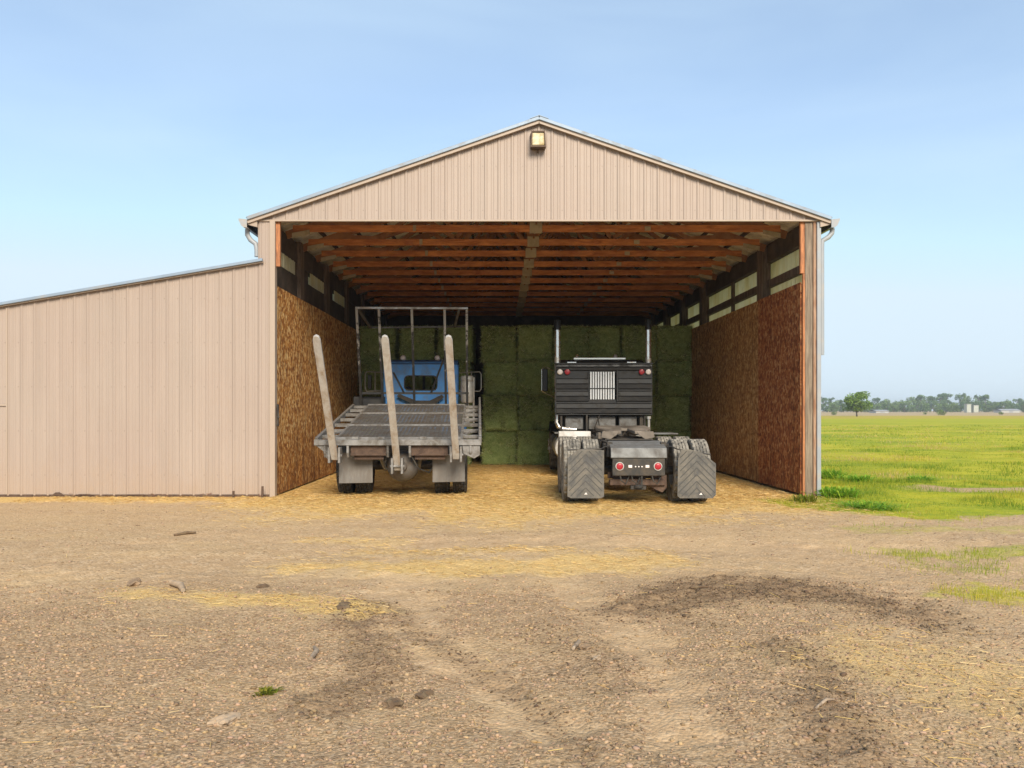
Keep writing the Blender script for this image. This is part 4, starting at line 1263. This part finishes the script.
# three pivoting arms (lean back over the yard)
for x, zb, dx in ((-1.04, .68, 0), (.0, .50, 0), (.98, .69, 0)):
    mb = MB()
    p = Vector((x, -1.19 + (.68 - zb) * .3, zb)); q = Vector((x - .075 - .01 * (x > .5), -2.40, 2.64))
    d = (q - p).normalized()
    w = .058; side = Vector((1, 0, 0)); nrm = d.cross(side)
    pts = [(-w, 0), (w, 0), (w, (q - p).length - .08), (w * .7, (q - p).length - .02), (0, (q - p).length), (-w * .7, (q - p).length - .02), (-w, (q - p).length - .08)]
    mb.prism(pts, lambda a, b: p + side * a + d * b - nrm * .03, lambda a, b: p + side * a + d * b + nrm * .03)
    arm = mb.build('lift_arm', M['stake'], HT, bevel=.006)
    mb = MB(); mb.box(x - .10, x - .064, -1.28, -1.02, zb - .06, zb + .20); mb.box(x + .064, x + .10, -1.28, -1.02, zb - .06, zb + .20)
    mb.tube([(x - .12, -1.2, zb + .06), (x + .12, -1.2, zb + .06)], .025, 10)
    mb.build('arm_pivot', M['galv'], arm, bevel=.004)
for x, w, za, zb in ((-.76, .29, .235, .77), (.84, .28, .25, .74)):
    mb = MB(); mb.prism([(-w, za), (w, za + .01), (w, zb), (-w, zb - .005)], lambda a, b: (x + a, -.74 + .02 * (zb - b), b), lambda a, b: (x + a, -.725 + .02 * (zb - b), b))
    mb.build('mudflap', M['flap_pale'], HT, bevel=.004)
mb = MB()
for x in (-.34, .38): mb.tube([(x, -1.02, .80), (x * .8, -.5, .46)], .035, 10); mb.tube([(x, -1.04, .82), (x * .95, -.86, .71)], .020, 8)
mb.build('tilt_cylinder', M['galv'], HT)
mb = MB(); mb.tube([(-.2, -1.0, .76), (-.25, -.85, .52), (-.1, -.75, .40), (.1, -.78, .38)], .013, 6); mb.tube([(.2, -1.0, .76), (.33, -.9, .5), (.5, -.7, .42), (.62, -.6, .6)], .013, 6)
mb.build('hydraulic_hoses', M['rubber'], HT)
mb = MB()   # round drum hanging under the tail
mb.lathe([(0, .46), (.08, .455), (.10, .40), (.18, .36), (.26, .22), (.285, .05), (.27, -.1), (.16, -.22), (0, -.25)], 28, Matrix.Translation((.04, -.5, .53)) @ Matrix.Rotation(R(90), 4, 'X'))
smooth_by_angle(mb.build('axle_drum', M['deckm'], HT), 35)
mb = MB()
mb.tube([(-.95, 0, .50), (.95, 0, .50)], .08, 12)
mb.tube([(.15, -.7, .45), (.55, -.35, .60)], .03, 8)
mb.tube([(0, .1, .52), (0, 4.5, .7)], .05, 10)
smooth_by_angle(mb.build('axle', M['chassis'], HT), 40)
for sx in (-1, 1):
    wheel(HT, sx * 1.02, 0, .50, .26, sx, tread='rubber'); wheel(HT, sx * .70, 0, .50, .26, sx, dual_inner=True, tread='rubber')
    wheel(HT, sx * .92, 6.0, .48, .26, sx, 'steer', tread='rubber')
# headboard leaning back over the bed
hb0, hb1 = (3.2, 1.87), (2.52, 3.66)
HB = MB(); ox = -.06
HB.bar((ox - 1.19, hb1[0], hb1[1]), (ox + 1.19, hb1[0], hb1[1]), .05, .045)
HEAD = HB.build('headboard', M['alu'], HT, bevel=.004)
for x in (-1.165, -.695, 0, .695, 1.165):
    mb = MB(); mb.bar((ox + x, hb0[0] + .05, hb0[1] - .30), (ox + x, hb1[0], hb1[1] - .02), .05, .045, (0, 1, 0)); mb.build('upright', M['chipped'], HEAD)
mb = MB(); mb.bar((ox - 1.2, hb0[0] - .005, hb0[1]), (ox + 1.2, hb0[0] - .005, hb0[1]), .05, .05)
mb.bar((ox - .44, hb0[0] - .17, hb0[1] + .45), (ox - .22, hb0[0] - .005, hb0[1]), .04, .05, (0, 1, 0))
mb.bar((ox + .66, hb0[0] - .28, hb0[1] + .74), (ox + .37, hb0[0] - .005, hb0[1]), .04, .05, (0, 1, 0))
mb.build('brace', M['blackp'], HEAD)
mb = MB()
mb.bar((ox - 1.14, hb1[0] + .03, hb1[1] - .02), (ox - 1.10, 4.3, 3.42), .05, .04); mb.bar((ox + 1.0, hb1[0] + .03, hb1[1] - .02), (ox + .86, 4.3, 3.45), .05, .04)
mb.bar((ox - 1.14, 4.3, 3.42), (ox + 1.15, 4.3, 3.45), .035, .035)
mb.build('roof_brace', M['greyp'], HEAD)
# cab shell with see-through rear window and windscreen
cy0, cy1, cw, cz0, cz1 = 4.40, 5.85, .86, 1.0, 2.62
def rr(x0, x1, z0, z1, r, n=5):
    pts = []
    for cx_, cz_, a0 in ((x1 - r, z1 - r, 0), (x0 + r, z1 - r, 90), (x0 + r, z0 + r, 180), (x1 - r, z0 + r, 270)):
        for k in range(n + 1):
            a = R(a0 + 90 * k / n); pts.append((cx_ + r * math.cos(a), cz_ + r * math.sin(a)))
    return pts
wo = rr(-.37, .37, 1.98, 2.29, .10); wi = rr(-cw, cw, cz0, cz1, .10)
mb = MB(); mb.add(*ring(wi, wo, cy0, cy0 + .04))
CABB = mb.build('cab', M['blue'], HT, bevel=.006)
mb = MB()
for sx in (-1, 1):
    mb.box(sx * cw - .02, sx * cw + .02, cy0 + .04, cy1, cz0, 1.85)
    mb.box(sx * cw - .02, sx * cw + .02, cy0 + .04, cy0 + .28, 1.85, cz1 - .06)
    mb.box(sx * (cw - .03) - .03, sx * (cw - .03) + .03, cy1 - .08, cy1, 1.85, cz1 - .06)
mb.box(-cw, cw, cy1 - .04, cy1, cz0, 1.80)
mb.build('cab_sides', M['blue'], CABB, bevel=.006)
mb = MB()
mb.prism([(cy0 - .02, cz1 - .05), (cy0 + .02, cz1 + .03), (cy0 + .2, cz1 + .07), (cy1 - .2, cz1 + .06), (cy1 + .02, cz1), (cy1 + .02, cz1 - .05)], lambda a, b: (-cw - .01, a, b), lambda a, b: (cw + .01, a, b))
mb.build('cab_roof', M['bluedk'], CABB, bevel=.012, seg=2)
mb = MB(); mb.prism(wo, lambda a, b: (a, cy0 + .018, b), lambda a, b: (a, cy0 + .022, b)); mb.build('rear_window', M['glass'], CABB)
wo2 = rr(-.395, .395, 1.955, 2.315, .11); mb = MB(); mb.add(*ring(wo2, wo, cy0 - .012, cy0 + .005)); mb.build('window_seal', M['rubber'], CABB)
mb = MB(); mb.box(.02, .08, cy0 + .3, cy0 + .36, 1.5, 2.30); mb.prism([(-.75, 1.2), (-.15, 1.2), (-.18, 1.98), (-.3, 2.06), (-.6, 2.06), (-.72, 1.98)], lambda a, b: (a, cy0 + .25, b), lambda a, b: (a, cy0 + .40, b)); mb.build('seat', M['interior'], CABB)
mb = MB(); mb.prism([(cy1, 1.0), (cy1, 1.78), (cy1 + .9, 1.66), (cy1 + 1.05, 1.5), (cy1 + 1.05, .7), (cy1, .75)], lambda a, b: (-.62, a, b), lambda a, b: (.62, a, b)); mb.build('hood', M['blue'], HT, bevel=.05, seg=3)
mb = MB(); mb.prism([(-.55, 1.82), (-.15, 1.62), (.30, 1.60), (.55, 1.80), (.50, 1.86), (.22, 1.72), (-.10, 1.72), (-.5, 1.88)], lambda a, b: (a, cy0 - .16, b), lambda a, b: (a, cy0 - .10, b)); mb.build('hose_loop', M['chassis'], HT)
for sx in (-1, 1):
    mb = MB(); mb.prism([(cy1 - .15, .95), (cy1 - .05, 1.12), (cy1 + .25, 1.18), (cy1 + .55, 1.1), (cy1 + .7, .85), (cy1 + .6, .85), (cy1 + .2, 1.1), (cy1, 1.05)], lambda a, b: (sx * .62, a, b), lambda a, b: (sx * 1.05, a, b)); mb.build('front_fender', M['blue'], HT)
    xm = sx * 1.28 - .02
    mb = MB(); mb.box(xm - .02 - .035, xm + .035, 5.25, 5.30, 2.02, 2.36)
    o = mb.build('mirror', M['blackp'], HT, bevel=.01)
    mb = MB(); mb.tube([(sx * .88, 5.35, 2.42), (sx * 1.38, 5.27, 2.44), (sx * 1.42, 5.27, 2.38), (sx * 1.42, 5.27, 2.02), (sx * 1.38, 5.27, 1.96), (sx * .88, 5.35, 1.98)], .014, 8); mb.tube([(sx * 1.18, 5.29, 2.43), (sx * 1.18, 5.29, 1.97)], .014, 8); mb.build('mirror_bracket', M['alu'], o)
for x in (-.43, .38):
    mb = MB(); mb.lathe([(0, .075), (.045, .065), (.072, .02), (.072, -.02), (.05, -.06), (0, -.07)], 18, Matrix.Translation((x, 4.55, 2.73)) @ Matrix.Rotation(R(90), 4, 'X')); mb.tube([(x, 4.55, 2.66), (x, 4.55, 2.60)], .02, 8); smooth_by_angle(mb.build('roof_lamp', M['white_lens'], HT))
mb = MB(); mb.lathe([(0, -.32), (.13, -.31), (.15, -.28), (.15, .16), (.135, .18), (.15, .20), (.15, .28), (.13, .31), (0, .32)], 24, Matrix.Translation((1.09, 4.15, 1.98))); mb.tube([(1.09, 4.15, 1.66), (1.09, 4.15, 1.2)], .05, 12)
smooth_by_angle(mb.build('air_cleaner', M['alu'], HT), 40)
mb = MB(); mb.tube([(1.24, 4.2, 1.2), (1.24, 4.2, 2.26)], .022, 8); mb.build('grab_pole', M['alu'], HT)
mb = MB(); mb.box(-1.42, -.75, 3.35, 3.75, 1.58, 1.80); mb.build('tool_box', M['blackp'], HT, bevel=.01)

# ------------------------------------------------------------------ hay bales
def bale_mesh(seed, w=.965, d=2.3, h=.955):
    r = np.random.default_rng(seed)
    bm = bmesh.new(); bmesh.ops.create_cube(bm, size=1)
    bmesh.ops.subdivide_edges(bm, edges=bm.edges[:], cuts=15, use_grid_fill=True)
    me = bpy.data.meshes.new('hay_bale'); bm.normal_update()
    vs = np.array([v.co[:] for v in bm.verts]); ns = np.array([v.normal[:] for v in bm.verts])
    P = vs * np.array([w, d, h])
    # soften the corners
    q = np.abs(vs) * 2
    edge = np.sort(q, 1)[:, 1]
    P -= ns * (sstep(.86, 1.0, edge) * .035)[:, None]
    a, b = P[:, 0] * 3 + P[:, 1] + seed, P[:, 2] * 3 + P[:, 1] * .7
    P += ns * ((fbm(a, b, seed, 3) - .5) * .11 + (fbm(a * 4, b * 4, seed + 5, 2) - .5) * .06)[:, None]
    fl = sstep(.25, .0, np.abs(((P[:, 0] / w + .5) * 3) % 1 - .5)) * 0
    for v, p in zip(bm.verts, P): v.co = p
    bm.to_mesh(me); bm.free(); me.materials.append(M['hay'])
    me.shade_smooth()
    return me
def fuzz_mesh(seed, w=.965, d=2.3, h=.955, n=2600):
    r = np.random.default_rng(seed)
    x = r.uniform(-w / 2, w / 2, n); z = r.uniform(-h / 2, h / 2, n); y = np.full(n, -d / 2 + .02)
    k = r.uniform(0, 1, n) < .16
    z[k] = h / 2 - .01; y[k] = -d / 2 + r.uniform(0, .3, k.sum())
    a = r.uniform(0, 2 * math.pi, n); L = r.uniform(.04, .13, n)
    dx = np.cos(a) * L; dz = np.sin(a) * L * .8; dy = -r.uniform(.005, .05, n)
    dz[k] = np.abs(dz[k]) * .7
    w_ = r.uniform(.003, .007, n); px_, pz_ = -np.sin(a) * w_, np.cos(a) * w_
    P = np.stack([np.stack([x - px_, y, z - pz_], 1), np.stack([x + px_, y, z + pz_], 1), np.stack([x + dx, y + dy, z + dz], 1)], 1)
    cols = np.array([(.34, .44, .13), (.50, .56, .21), (.12, .17, .05), (.70, .72, .38)])
    cc = cols[r.integers(0, 4, n)] * r.uniform(.6, 1.2, (n, 1))
    return np_mesh('loose_stems', P.reshape(-1, 3), np.arange(3 * n).reshape(-1, 3), M['strawm'], {'col': np.repeat(cc, 3, 0)})
bmeshes = [(bale_mesh(s), fuzz_mesh(s + 50)) for s in (3, 14, 27, 38)]
colx = [-3.32, -2.30, -1.25] + [.0 + .95 * k for k in range(6)]
coln = ['against the left board wall', 'second column from the left board wall', 'third column from the left, beside the dark gap', 'just right of the dark gap',
        'second column right of the dark gap', 'behind the left half of the black truck', 'behind the right exhaust stack of the black truck', 'second column from the right board wall', 'against the right board wall']
rown = ['on the floor', 'second tier up', 'third tier up', 'top tier']
for i, x in enumerate(colx):
    for j in range(4):
        bmx, fz = bmeshes[(i * 3 + j * 2 + (i * j) % 3) % 4]
        tilt = R(random.uniform(-1.5, 1.5)); o = link('hay_bale', bmx, None, (x + random.uniform(-.03, .03), 23.6 + random.uniform(-.12, .12), .475 + .945 * j + (.0 if j < 3 else random.uniform(-.03, .02))), R(random.uniform(-1.5, 1.5)))
        tag(o, 'green hay bale, %s, %s' % (rown[j], coln[i]), 'hay bale', 'hay bales stacked across the back of the barn')
        link('loose_stems', fz, o)

# ------------------------------------------------------------------ small things lying in the yard
def lump(name, label, cat, px, py, sx, sy, sz, m, seed, group=None, sub=2):
    x, y = gp(px, py)
    bm = bmesh.new(); bmesh.ops.create_icosphere(bm, subdivisions=sub + 1, radius=1)
    P = np.array([v.co[:] for v in bm.verts])
    n = fbm(P[:, 0] * 1.7 + seed * 3.1 + 9, P[:, 1] * 1.7 + P[:, 2] * 1.3 + 7, seed, 3) - .5
    P = P * (1 + n[:, None] * 1.7) * np.array([sx, sy, sz])
    P[:, 2] = np.maximum(P[:, 2], -sz * .5)
    for v, p in zip(bm.verts, P): v.co = p
    me = bpy.data.meshes.new(name); bm.to_mesh(me); bm.free(); me.materials.append(M[m])
    o = link(name, me, None, (x, y, gz(x, y) + sz * .3), R(seed * 47 % 360))
    return tag(o, label, cat, group)
lump('stone', 'flat brown stone lying left of the pale wood chunk in the yard', 'stone', 134, 584, .08, .05, .03, 'stone', 3)
lump('stone', 'long pale stone half buried at the bottom edge of the yard', 'stone', 224, 721, .085, .05, .03, 'pale_stone', 5)
lump('stone', 'rounded grey stone among the gravel left of the dark soil', 'stone', 597, 661, .032, .026, .02, 'pale_stone', 8)
lump('stone', 'small grey stone beside the pale stick in the gravel', 'stone', 585, 651, .035, .03, .022, 'stone', 9)
lump('soil_clod', 'dark clump of matted straw and soil at the end of the straw patch', 'clod', 343, 609, .11, .06, .03, 'clod', 6)
lump('soil_clod', 'small dark clod lying on the golden straw patch', 'clod', 263, 587, .05, .035, .02, 'clod', 4)
lump('soil_clod', 'dark brown clod low in the middle of the yard', 'clod', 394, 703, .05, .04, .020, 'clod', 12)
lump('soil_clod', 'dark brown clod nearest the wheel track in mid yard', 'clod', 425, 690, .045, .04, .020, 'clod', 13)
def stick(label, pxa, pya, pxb, pyb, r, name='stick', m='dead_wood', cat='stick'):
    ax, ay = gp(pxa, pya); bx, by = gp(pxb, pyb)
    mx, my = (ax + bx) / 2 + .02, (ay + by) / 2 + .03
    mb = MB(); za, zm, zb = gz(ax, ay) + r * .8, gz(mx, my) + r * 1.2, gz(bx, by) + r * .8
    mb.tube([(ax, ay, za), (mx, my, zm), (bx, by, zb)], [r * .8, r, r * .6], 8)
    o = mb.build(name, M[m], org=(mx, my, zm)); o.location = (mx, my, zm)
    return tag(smooth_by_angle(o, 60), label, cat)
stick('thin dark stick lying on the gravel in front of the lean-to', 174, 534, 196, 532, .018, m='clod')
stick('short thick pale chunk of wood beside the straw patch', 171, 586, 183, 593, .030, 'wood_chunk', 'pale_stone', 'wood')
stick('pale splintered stick upright in the gravel left of the dark soil', 573, 652, 579, 643, .014)
stick('short grey stick on the dark wheel track', 311, 660, 314, 650, .016)
stick('thin pale twig on the dry grass at the lower right', 815, 714, 834, 708, .009)
stick('dry brown twig across the dark soil ridge', 690, 592, 712, 589, .012, m='clod')
# rusty stakes in front of the lean-to corner
for (px, py, hh, lb) in ((262, 499, .20, 'rusty stake standing at the barn corner before the lean-to siding'), (233, 498, .12, 'short rusty stake against the lean-to siding left of the corner')):
    x = (px - CX) * 14.05 / FOC; mb = MB(); mb.box(-.018, .018, -.012, .012, -.12, hh)
    o = mb.build('metal_stake', M['rustpl'], bevel=.004); o.location = (x, 14.07, 0); o.rotation_euler = (R(4), R(2), 0)
    tag(o, lb, 'stake')

# ------------------------------------------------------------------ weeds
def weed_mesh(seed, n=60, rad=.25, h=.3, cols=((.18, .40, .03), (.26, .46, .04), (.38, .50, .05))):
    r = np.random.default_rng(seed)
    V = []; Fq = []; C = []
    for i in range(n):
        a = r.uniform(0, 2 * math.pi); lean_ = r.uniform(.1, 1); L = h * r.uniform(.5, 1.1)
        bx, by = r.normal(0, rad * .3, 2); w = r.uniform(.005, .013)
        tx, ty, tz = bx + math.cos(a) * lean_ * rad, by + math.sin(a) * lean_ * rad, L * (1.1 - .5 * lean_)
        mx, my, mz = bx * .4 + tx * .6, by * .4 + ty * .6, tz * .85
        p_ = np.array([-math.sin(a), math.cos(a), 0]) * w
        o = len(V)
        for c_, s in ((np.array([bx, by, -.01]), .5), (np.array([mx, my, mz]), 1.0)):
            V += [c_ - p_ * s, c_ + p_ * s]
        V.append(np.array([tx, ty, tz]))
        Fq += [(o, o + 1, o + 3), (o, o + 3, o + 2), (o + 2, o + 3, o + 4)]
        cc = np.array(cols[r.integers(0, len(cols))]) * r.uniform(.8, 1.25)
        C += [cc] * 5
    return np_mesh('weed', np.array(V), np.array(Fq), M['blade'], {'col': np.array(C)})
def weed(label, px, py, seed, n, rad, h, **kw):
    x, y = gp(px, py)
    return tag(link('weed_plant', weed_mesh(seed, n, rad, h, **kw), None, (x, y, gz(x, y))), label, 'weed', 'green weeds')
weed('lush green weed beside the right corner of the barn', 836, 497, 1, 520, .5, .17)
weed('bright green weed clump out in the grass right of the barn', 858, 482, 2, 360, .4, .15)
weed('low green weed at the front of the grass edge', 868, 507, 3, 420, .55, .10)
weed('small yellow green tuft at the foot of the right barn post', 806, 502, 4, 200, .25, .13, cols=((.22, .27, .03), (.34, .33, .05)))
weed('green weed clump standing along the barn side wall', 832, 478, 5, 360, .5, .20)
weed('tiny yellow green weed alone in the gravel foreground', 266, 691, 6, 60, .07, .035, cols=((.30, .28, .04), (.20, .24, .03)))
weed('low green plant in the middle of the grass', 921, 481, 7, 260, .45, .10)

# ------------------------------------------------------------------ trees, far things
def tree_mesh(seed, H, Rw, nl, leaf, cols, gap=.25, base=.25, ncl=15):
    r = np.random.default_rng(seed)
    tr = MB()
    tr.tube([(0, 0, -.3), (.02 * H * r.normal(), .0, H * .2), (.03 * H * r.normal(), .02 * H, H * .55), (0, 0, H * .85)], [.035 * H, .027 * H, .016 * H, .004 * H], 8)
    cl = []
    for i in range(ncl):
        a = r.uniform(0, 2 * math.pi); t = r.uniform(base, .95)
        rad = Rw * (1 - abs(t - .52) ** 1.6 * 1.7) * r.uniform(.35, .95)
        c = np.array([math.cos(a) * rad, math.sin(a) * rad, t * H])
        cl.append((c, Rw * r.uniform(.25, .5)))
        tr.tube([(0, 0, H * max(.15, t - .28)), tuple(c * np.array([.5, .5, 1]) - np.array([0, 0, .06 * H])), tuple(c)], [.012 * H, .008 * H, .003 * H], 5)
    n = nl
    ci = r.integers(0, len(cl), n)
    C0 = np.array([cl[i][0] for i in ci]); Rr = np.array([cl[i][1] for i in ci])
    d = r.normal(size=(n, 3)); d /= np.linalg.norm(d, axis=1)[:, None]
    P = C0 + d * (Rr * r.uniform(.3, 1.05, n) ** .6)[:, None] * np.array([1, 1, .75])
    P[:, 2] = np.clip(P[:, 2], H * .08, H * 1.05)
    u = r.normal(size=(n, 3)); u /= np.linalg.norm(u, axis=1)[:, None]
    w = np.cross(u, r.normal(size=(n, 3))); w /= np.linalg.norm(w, axis=1)[:, None]
    s = leaf * r.uniform(.5, 1.3, n)[:, None]
    V = np.stack([P - u * s, P + w * s * .6, P + u * s, P - w * s * .6], 1).reshape(-1, 3)
    tint = r.uniform(.65, 1.3, len(cl))[ci]
    cc = np.array(cols)[r.integers(0, len(cols), n)] * tint[:, None] * r.uniform(.75, 1.2, (n, 1))
    lm = np_mesh('crown', V, np.arange(4 * n).reshape(-1, 4), M['leaf'], {'col': np.repeat(cc, 4, 0)})
    tm = bpy.data.meshes.new('trunk'); tm.from_pydata([tuple(v) for v in tr.v], [], tr.f); tm.materials.append(M['bark'])
    return tm, lm
DK = [(.10, .18, .05), (.14, .22, .06), (.08, .14, .04)]
MD = [(.15, .24, .06), (.19, .28, .07), (.13, .19, .05)]
LG = [(.17, .28, .04), (.22, .32, .05), (.11, .20, .035)]
tv = [tree_mesh(1, 12.5, 5.0, 1500, .55, DK), tree_mesh(2, 11, 5.5, 1400, .55, MD), tree_mesh(3, 7.2, 4.6, 1000, .5, MD, base=.12), tree_mesh(4, 8, 4.2, 1000, .5, DK, base=.12), tree_mesh(5, 13.5, 4.6, 1100, .5, DK)]
tl = ['tall dark tree in the distant line beyond the field', 'mid green rounded tree in the distant line', 'low spreading tree in the distant line', 'low dark bushy tree in the distant line', 'tall loose crowned tree in the distant line']
def tree(x, y, v, sc, label=None, group='trees in the distant line beyond the field', name='tree', rz=None):
    t = thing(name, label or tl[v], 'tree', (x, y, 0), random.uniform(0, 6.28) if rz is None else rz, group)
    t.scale = (sc, sc, sc)
    link('trunk', tv[v][0], t); link('crown', tv[v][1], t)
    return t
def far(px, d): return (px - CX) * d / FOC
for px in np.arange(690, 1085, 6.4):
    d = random.uniform(560, 640)
    p_ = px + random.uniform(-2, 2)
    if 912 < p_ < 950: v, sc = random.choice([(0, .95), (1, 1.0), (0, 1.05)])
    elif 958 < p_ < 992: v, sc = random.choice([(0, 1.0), (4, 1.0), (1, .95)])
    elif p_ < 836: v, sc = random.choice([(4, .85), (1, .9), (0, .8)])
    else: v, sc = random.choice([(2, 1.0), (3, 1.0), (2, 1.12), (3, 1.15)])
    tree(far(p_, d), d, v, sc * random.uniform(.9, 1.08))
for px in np.arange(690, 1085, 8.5):
    d = random.uniform(500, 545); v = random.choice([2, 3])
    tree(far(px + random.uniform(-2, 2), d), d, v, random.uniform(.62, .85))
tv.append(tree_mesh(9, 5.4, 2.9, 4200, .20, LG, base=.34, ncl=26))
tl.append('')
tree(far(857, 188), 188, 5, 1.0, 'lone bright green round tree out in the field', None)
tv.append(tree_mesh(12, 1.7, 1.5, 700, .13, MD, base=.1)); tl.append('')
tree(far(941, 230), 230, 6, .85, 'dark green bush alone at the far edge of the field', None, 'bush')
tree(far(925, 270), 270, 6, .45, 'tiny bush left of the dark green bush at the field edge', None, 'bush')
tree(far(1001, 262), 262, 6, .5, 'small bush below the long white shed', None, 'bush')
tree(far(834, 240), 240, 6, .55, 'small bush left of the lone green tree', None, 'bush')
for px, w, h, lb in ((967.6, 3.1, 5.0, 'taller pale square tank of the pair before distant trees'), (974.6, 3.4, 4.3, 'shorter greenish square tank of the pair before distant trees')):
    t = thing('storage_tank', lb, 'tank', (far(px, 480), 480, 0), 0, 'pair of distant square tanks')
    mb = MB(); mb.box(-w / 2 + .25, w / 2 - .25, -w / 2, w / 2, 0, h - .3); mb.build('tank_body', M['tank'], t, bevel=.15)
    mb = MB(); mb.box(-w / 2 + .1, w / 2 - .1, -w / 2 - .1, w / 2 + .1, h - .3, h); mb.build('tank_lid', M['farwall'], t, bevel=.1)
for px, w, h, d, lb in ((1007, 12, 2.0, 470, 'long low white shed before the distant trees'), (879, 7, 1.5, 420, 'low grey building beside the lone green tree')):
    t = thing('far_shed', lb, 'shed', (far(px, d), d, 0), R(8))
    mb = MB(); mb.box(-w / 2, w / 2, -3, 3, 0, h * .62); mb.build('wall', M['farwall'], t)
    mb = MB(); mb.prism([(-3.3, h * .6), (0, h), (3.3, h * .6), (3.3, h * .66), (0, h * 1.07), (-3.3, h * .66)], lambda a, b: (-w / 2 - .3, a, b), lambda a, b: (w / 2 + .3, a, b)); mb.build('roof', M['farroof'], t)
    mb = MB(); mb.box(-1.2, 1.2, -3.06, -3.0, 0, h * .5); mb.build('door', M['farroof'], t)

# the hazy summer air round the whole place
mb = MB(); mb.box(-1900, 1900, -800, 1900, -1.6, 17.5)
m, nt, bs = newmat('haze_air'); nt.nodes.remove(bs)
pv = nd(nt, 'ShaderNodeVolumePrincipled'); pv.inputs['Color'].default_value = (.90, .95, 1, 1); pv.inputs['Density'].default_value = .0005; pv.inputs['Anisotropy'].default_value = .2
nt.links.new(pv.outputs[0], nt.nodes['Material Output'].inputs['Volume'])
tag(mb.build('haze', m), 'thin pale haze in the air over the field', 'haze', kind='stuff')

# ------------------------------------------------------------------ light, sky, camera
AZ, EL = R(12), R(33)
sv = Vector((math.sin(AZ) * math.cos(EL), -math.cos(AZ) * math.cos(EL), math.sin(EL)))
sl = bpy.data.lights.new('sun', 'SUN'); sl.energy = 2.5; sl.angle = R(26); sl.color = (1, .875, .70)
so = bpy.data.objects.new('sun', sl); COL.objects.link(so); so.rotation_euler = sv.to_track_quat('Z', 'Y').to_euler(); so.location = (8, -10, 20)
w = bpy.data.worlds.new('World'); S.world = w; w.use_nodes = True
nt = w.node_tree; bg = nt.nodes['Background']
sky = nd(nt, 'ShaderNodeTexSky', sky_type='NISHITA')
sky.sun_disc = False; sky.sun_elevation = EL; sky.sun_rotation = math.atan2(sv.x, sv.y)
sky.altitude = 1500; sky.air_density = 1.0; sky.dust_density = .8; sky.ozone_density = 1.1
hz = noise(nt, vscale(nt, nd(nt, 'ShaderNodeTexCoord').outputs['Generated'], (1.2, 1.2, 5)), 1.3, 4, .55, .4)
soft = mix(nt, 1.0, sky.outputs[0], (3.8, 4.35, 4.75), 'DARKEN')     # the smoky horizon stays pale instead of glaring
pale = mix(nt, mapr(nt, hz, .3, .7, .28, .56), soft, (3.5, 4.5, 5.3))     # thin high haze whitens the whole sky
nt.links.new(pale, bg.inputs[0]); bg.inputs[1].default_value = .098

cam = bpy.data.cameras.new('camera'); co = bpy.data.objects.new('camera', cam); COL.objects.link(co)
co.location = (0, 0, CAMZ); co.rotation_euler = (R(90), 0, 0)
cam.sensor_width = 36; cam.lens = FOC * 36 / 1024
cam.shift_x = (512 - CX) / 1024; cam.shift_y = (HZ - 384) / 1024
cam.clip_start = .05; cam.clip_end = 20000
S.camera = co

S.render.engine = 'CYCLES'
S.cycles.use_denoising = True
S.cycles.max_bounces = 8; S.cycles.diffuse_bounces = 5; S.cycles.transparent_max_bounces = 12
S.cycles.caustics_reflective = False; S.cycles.caustics_refractive = False
S.cycles.sample_clamp_indirect = 6
vs_ = S.view_settings
S.display_settings.display_device = 'sRGB'
vs_.view_transform = 'Standard'; vs_.look = 'None'; vs_.exposure = 1.08; vs_.gamma = 1; vs_.use_curve_mapping = False
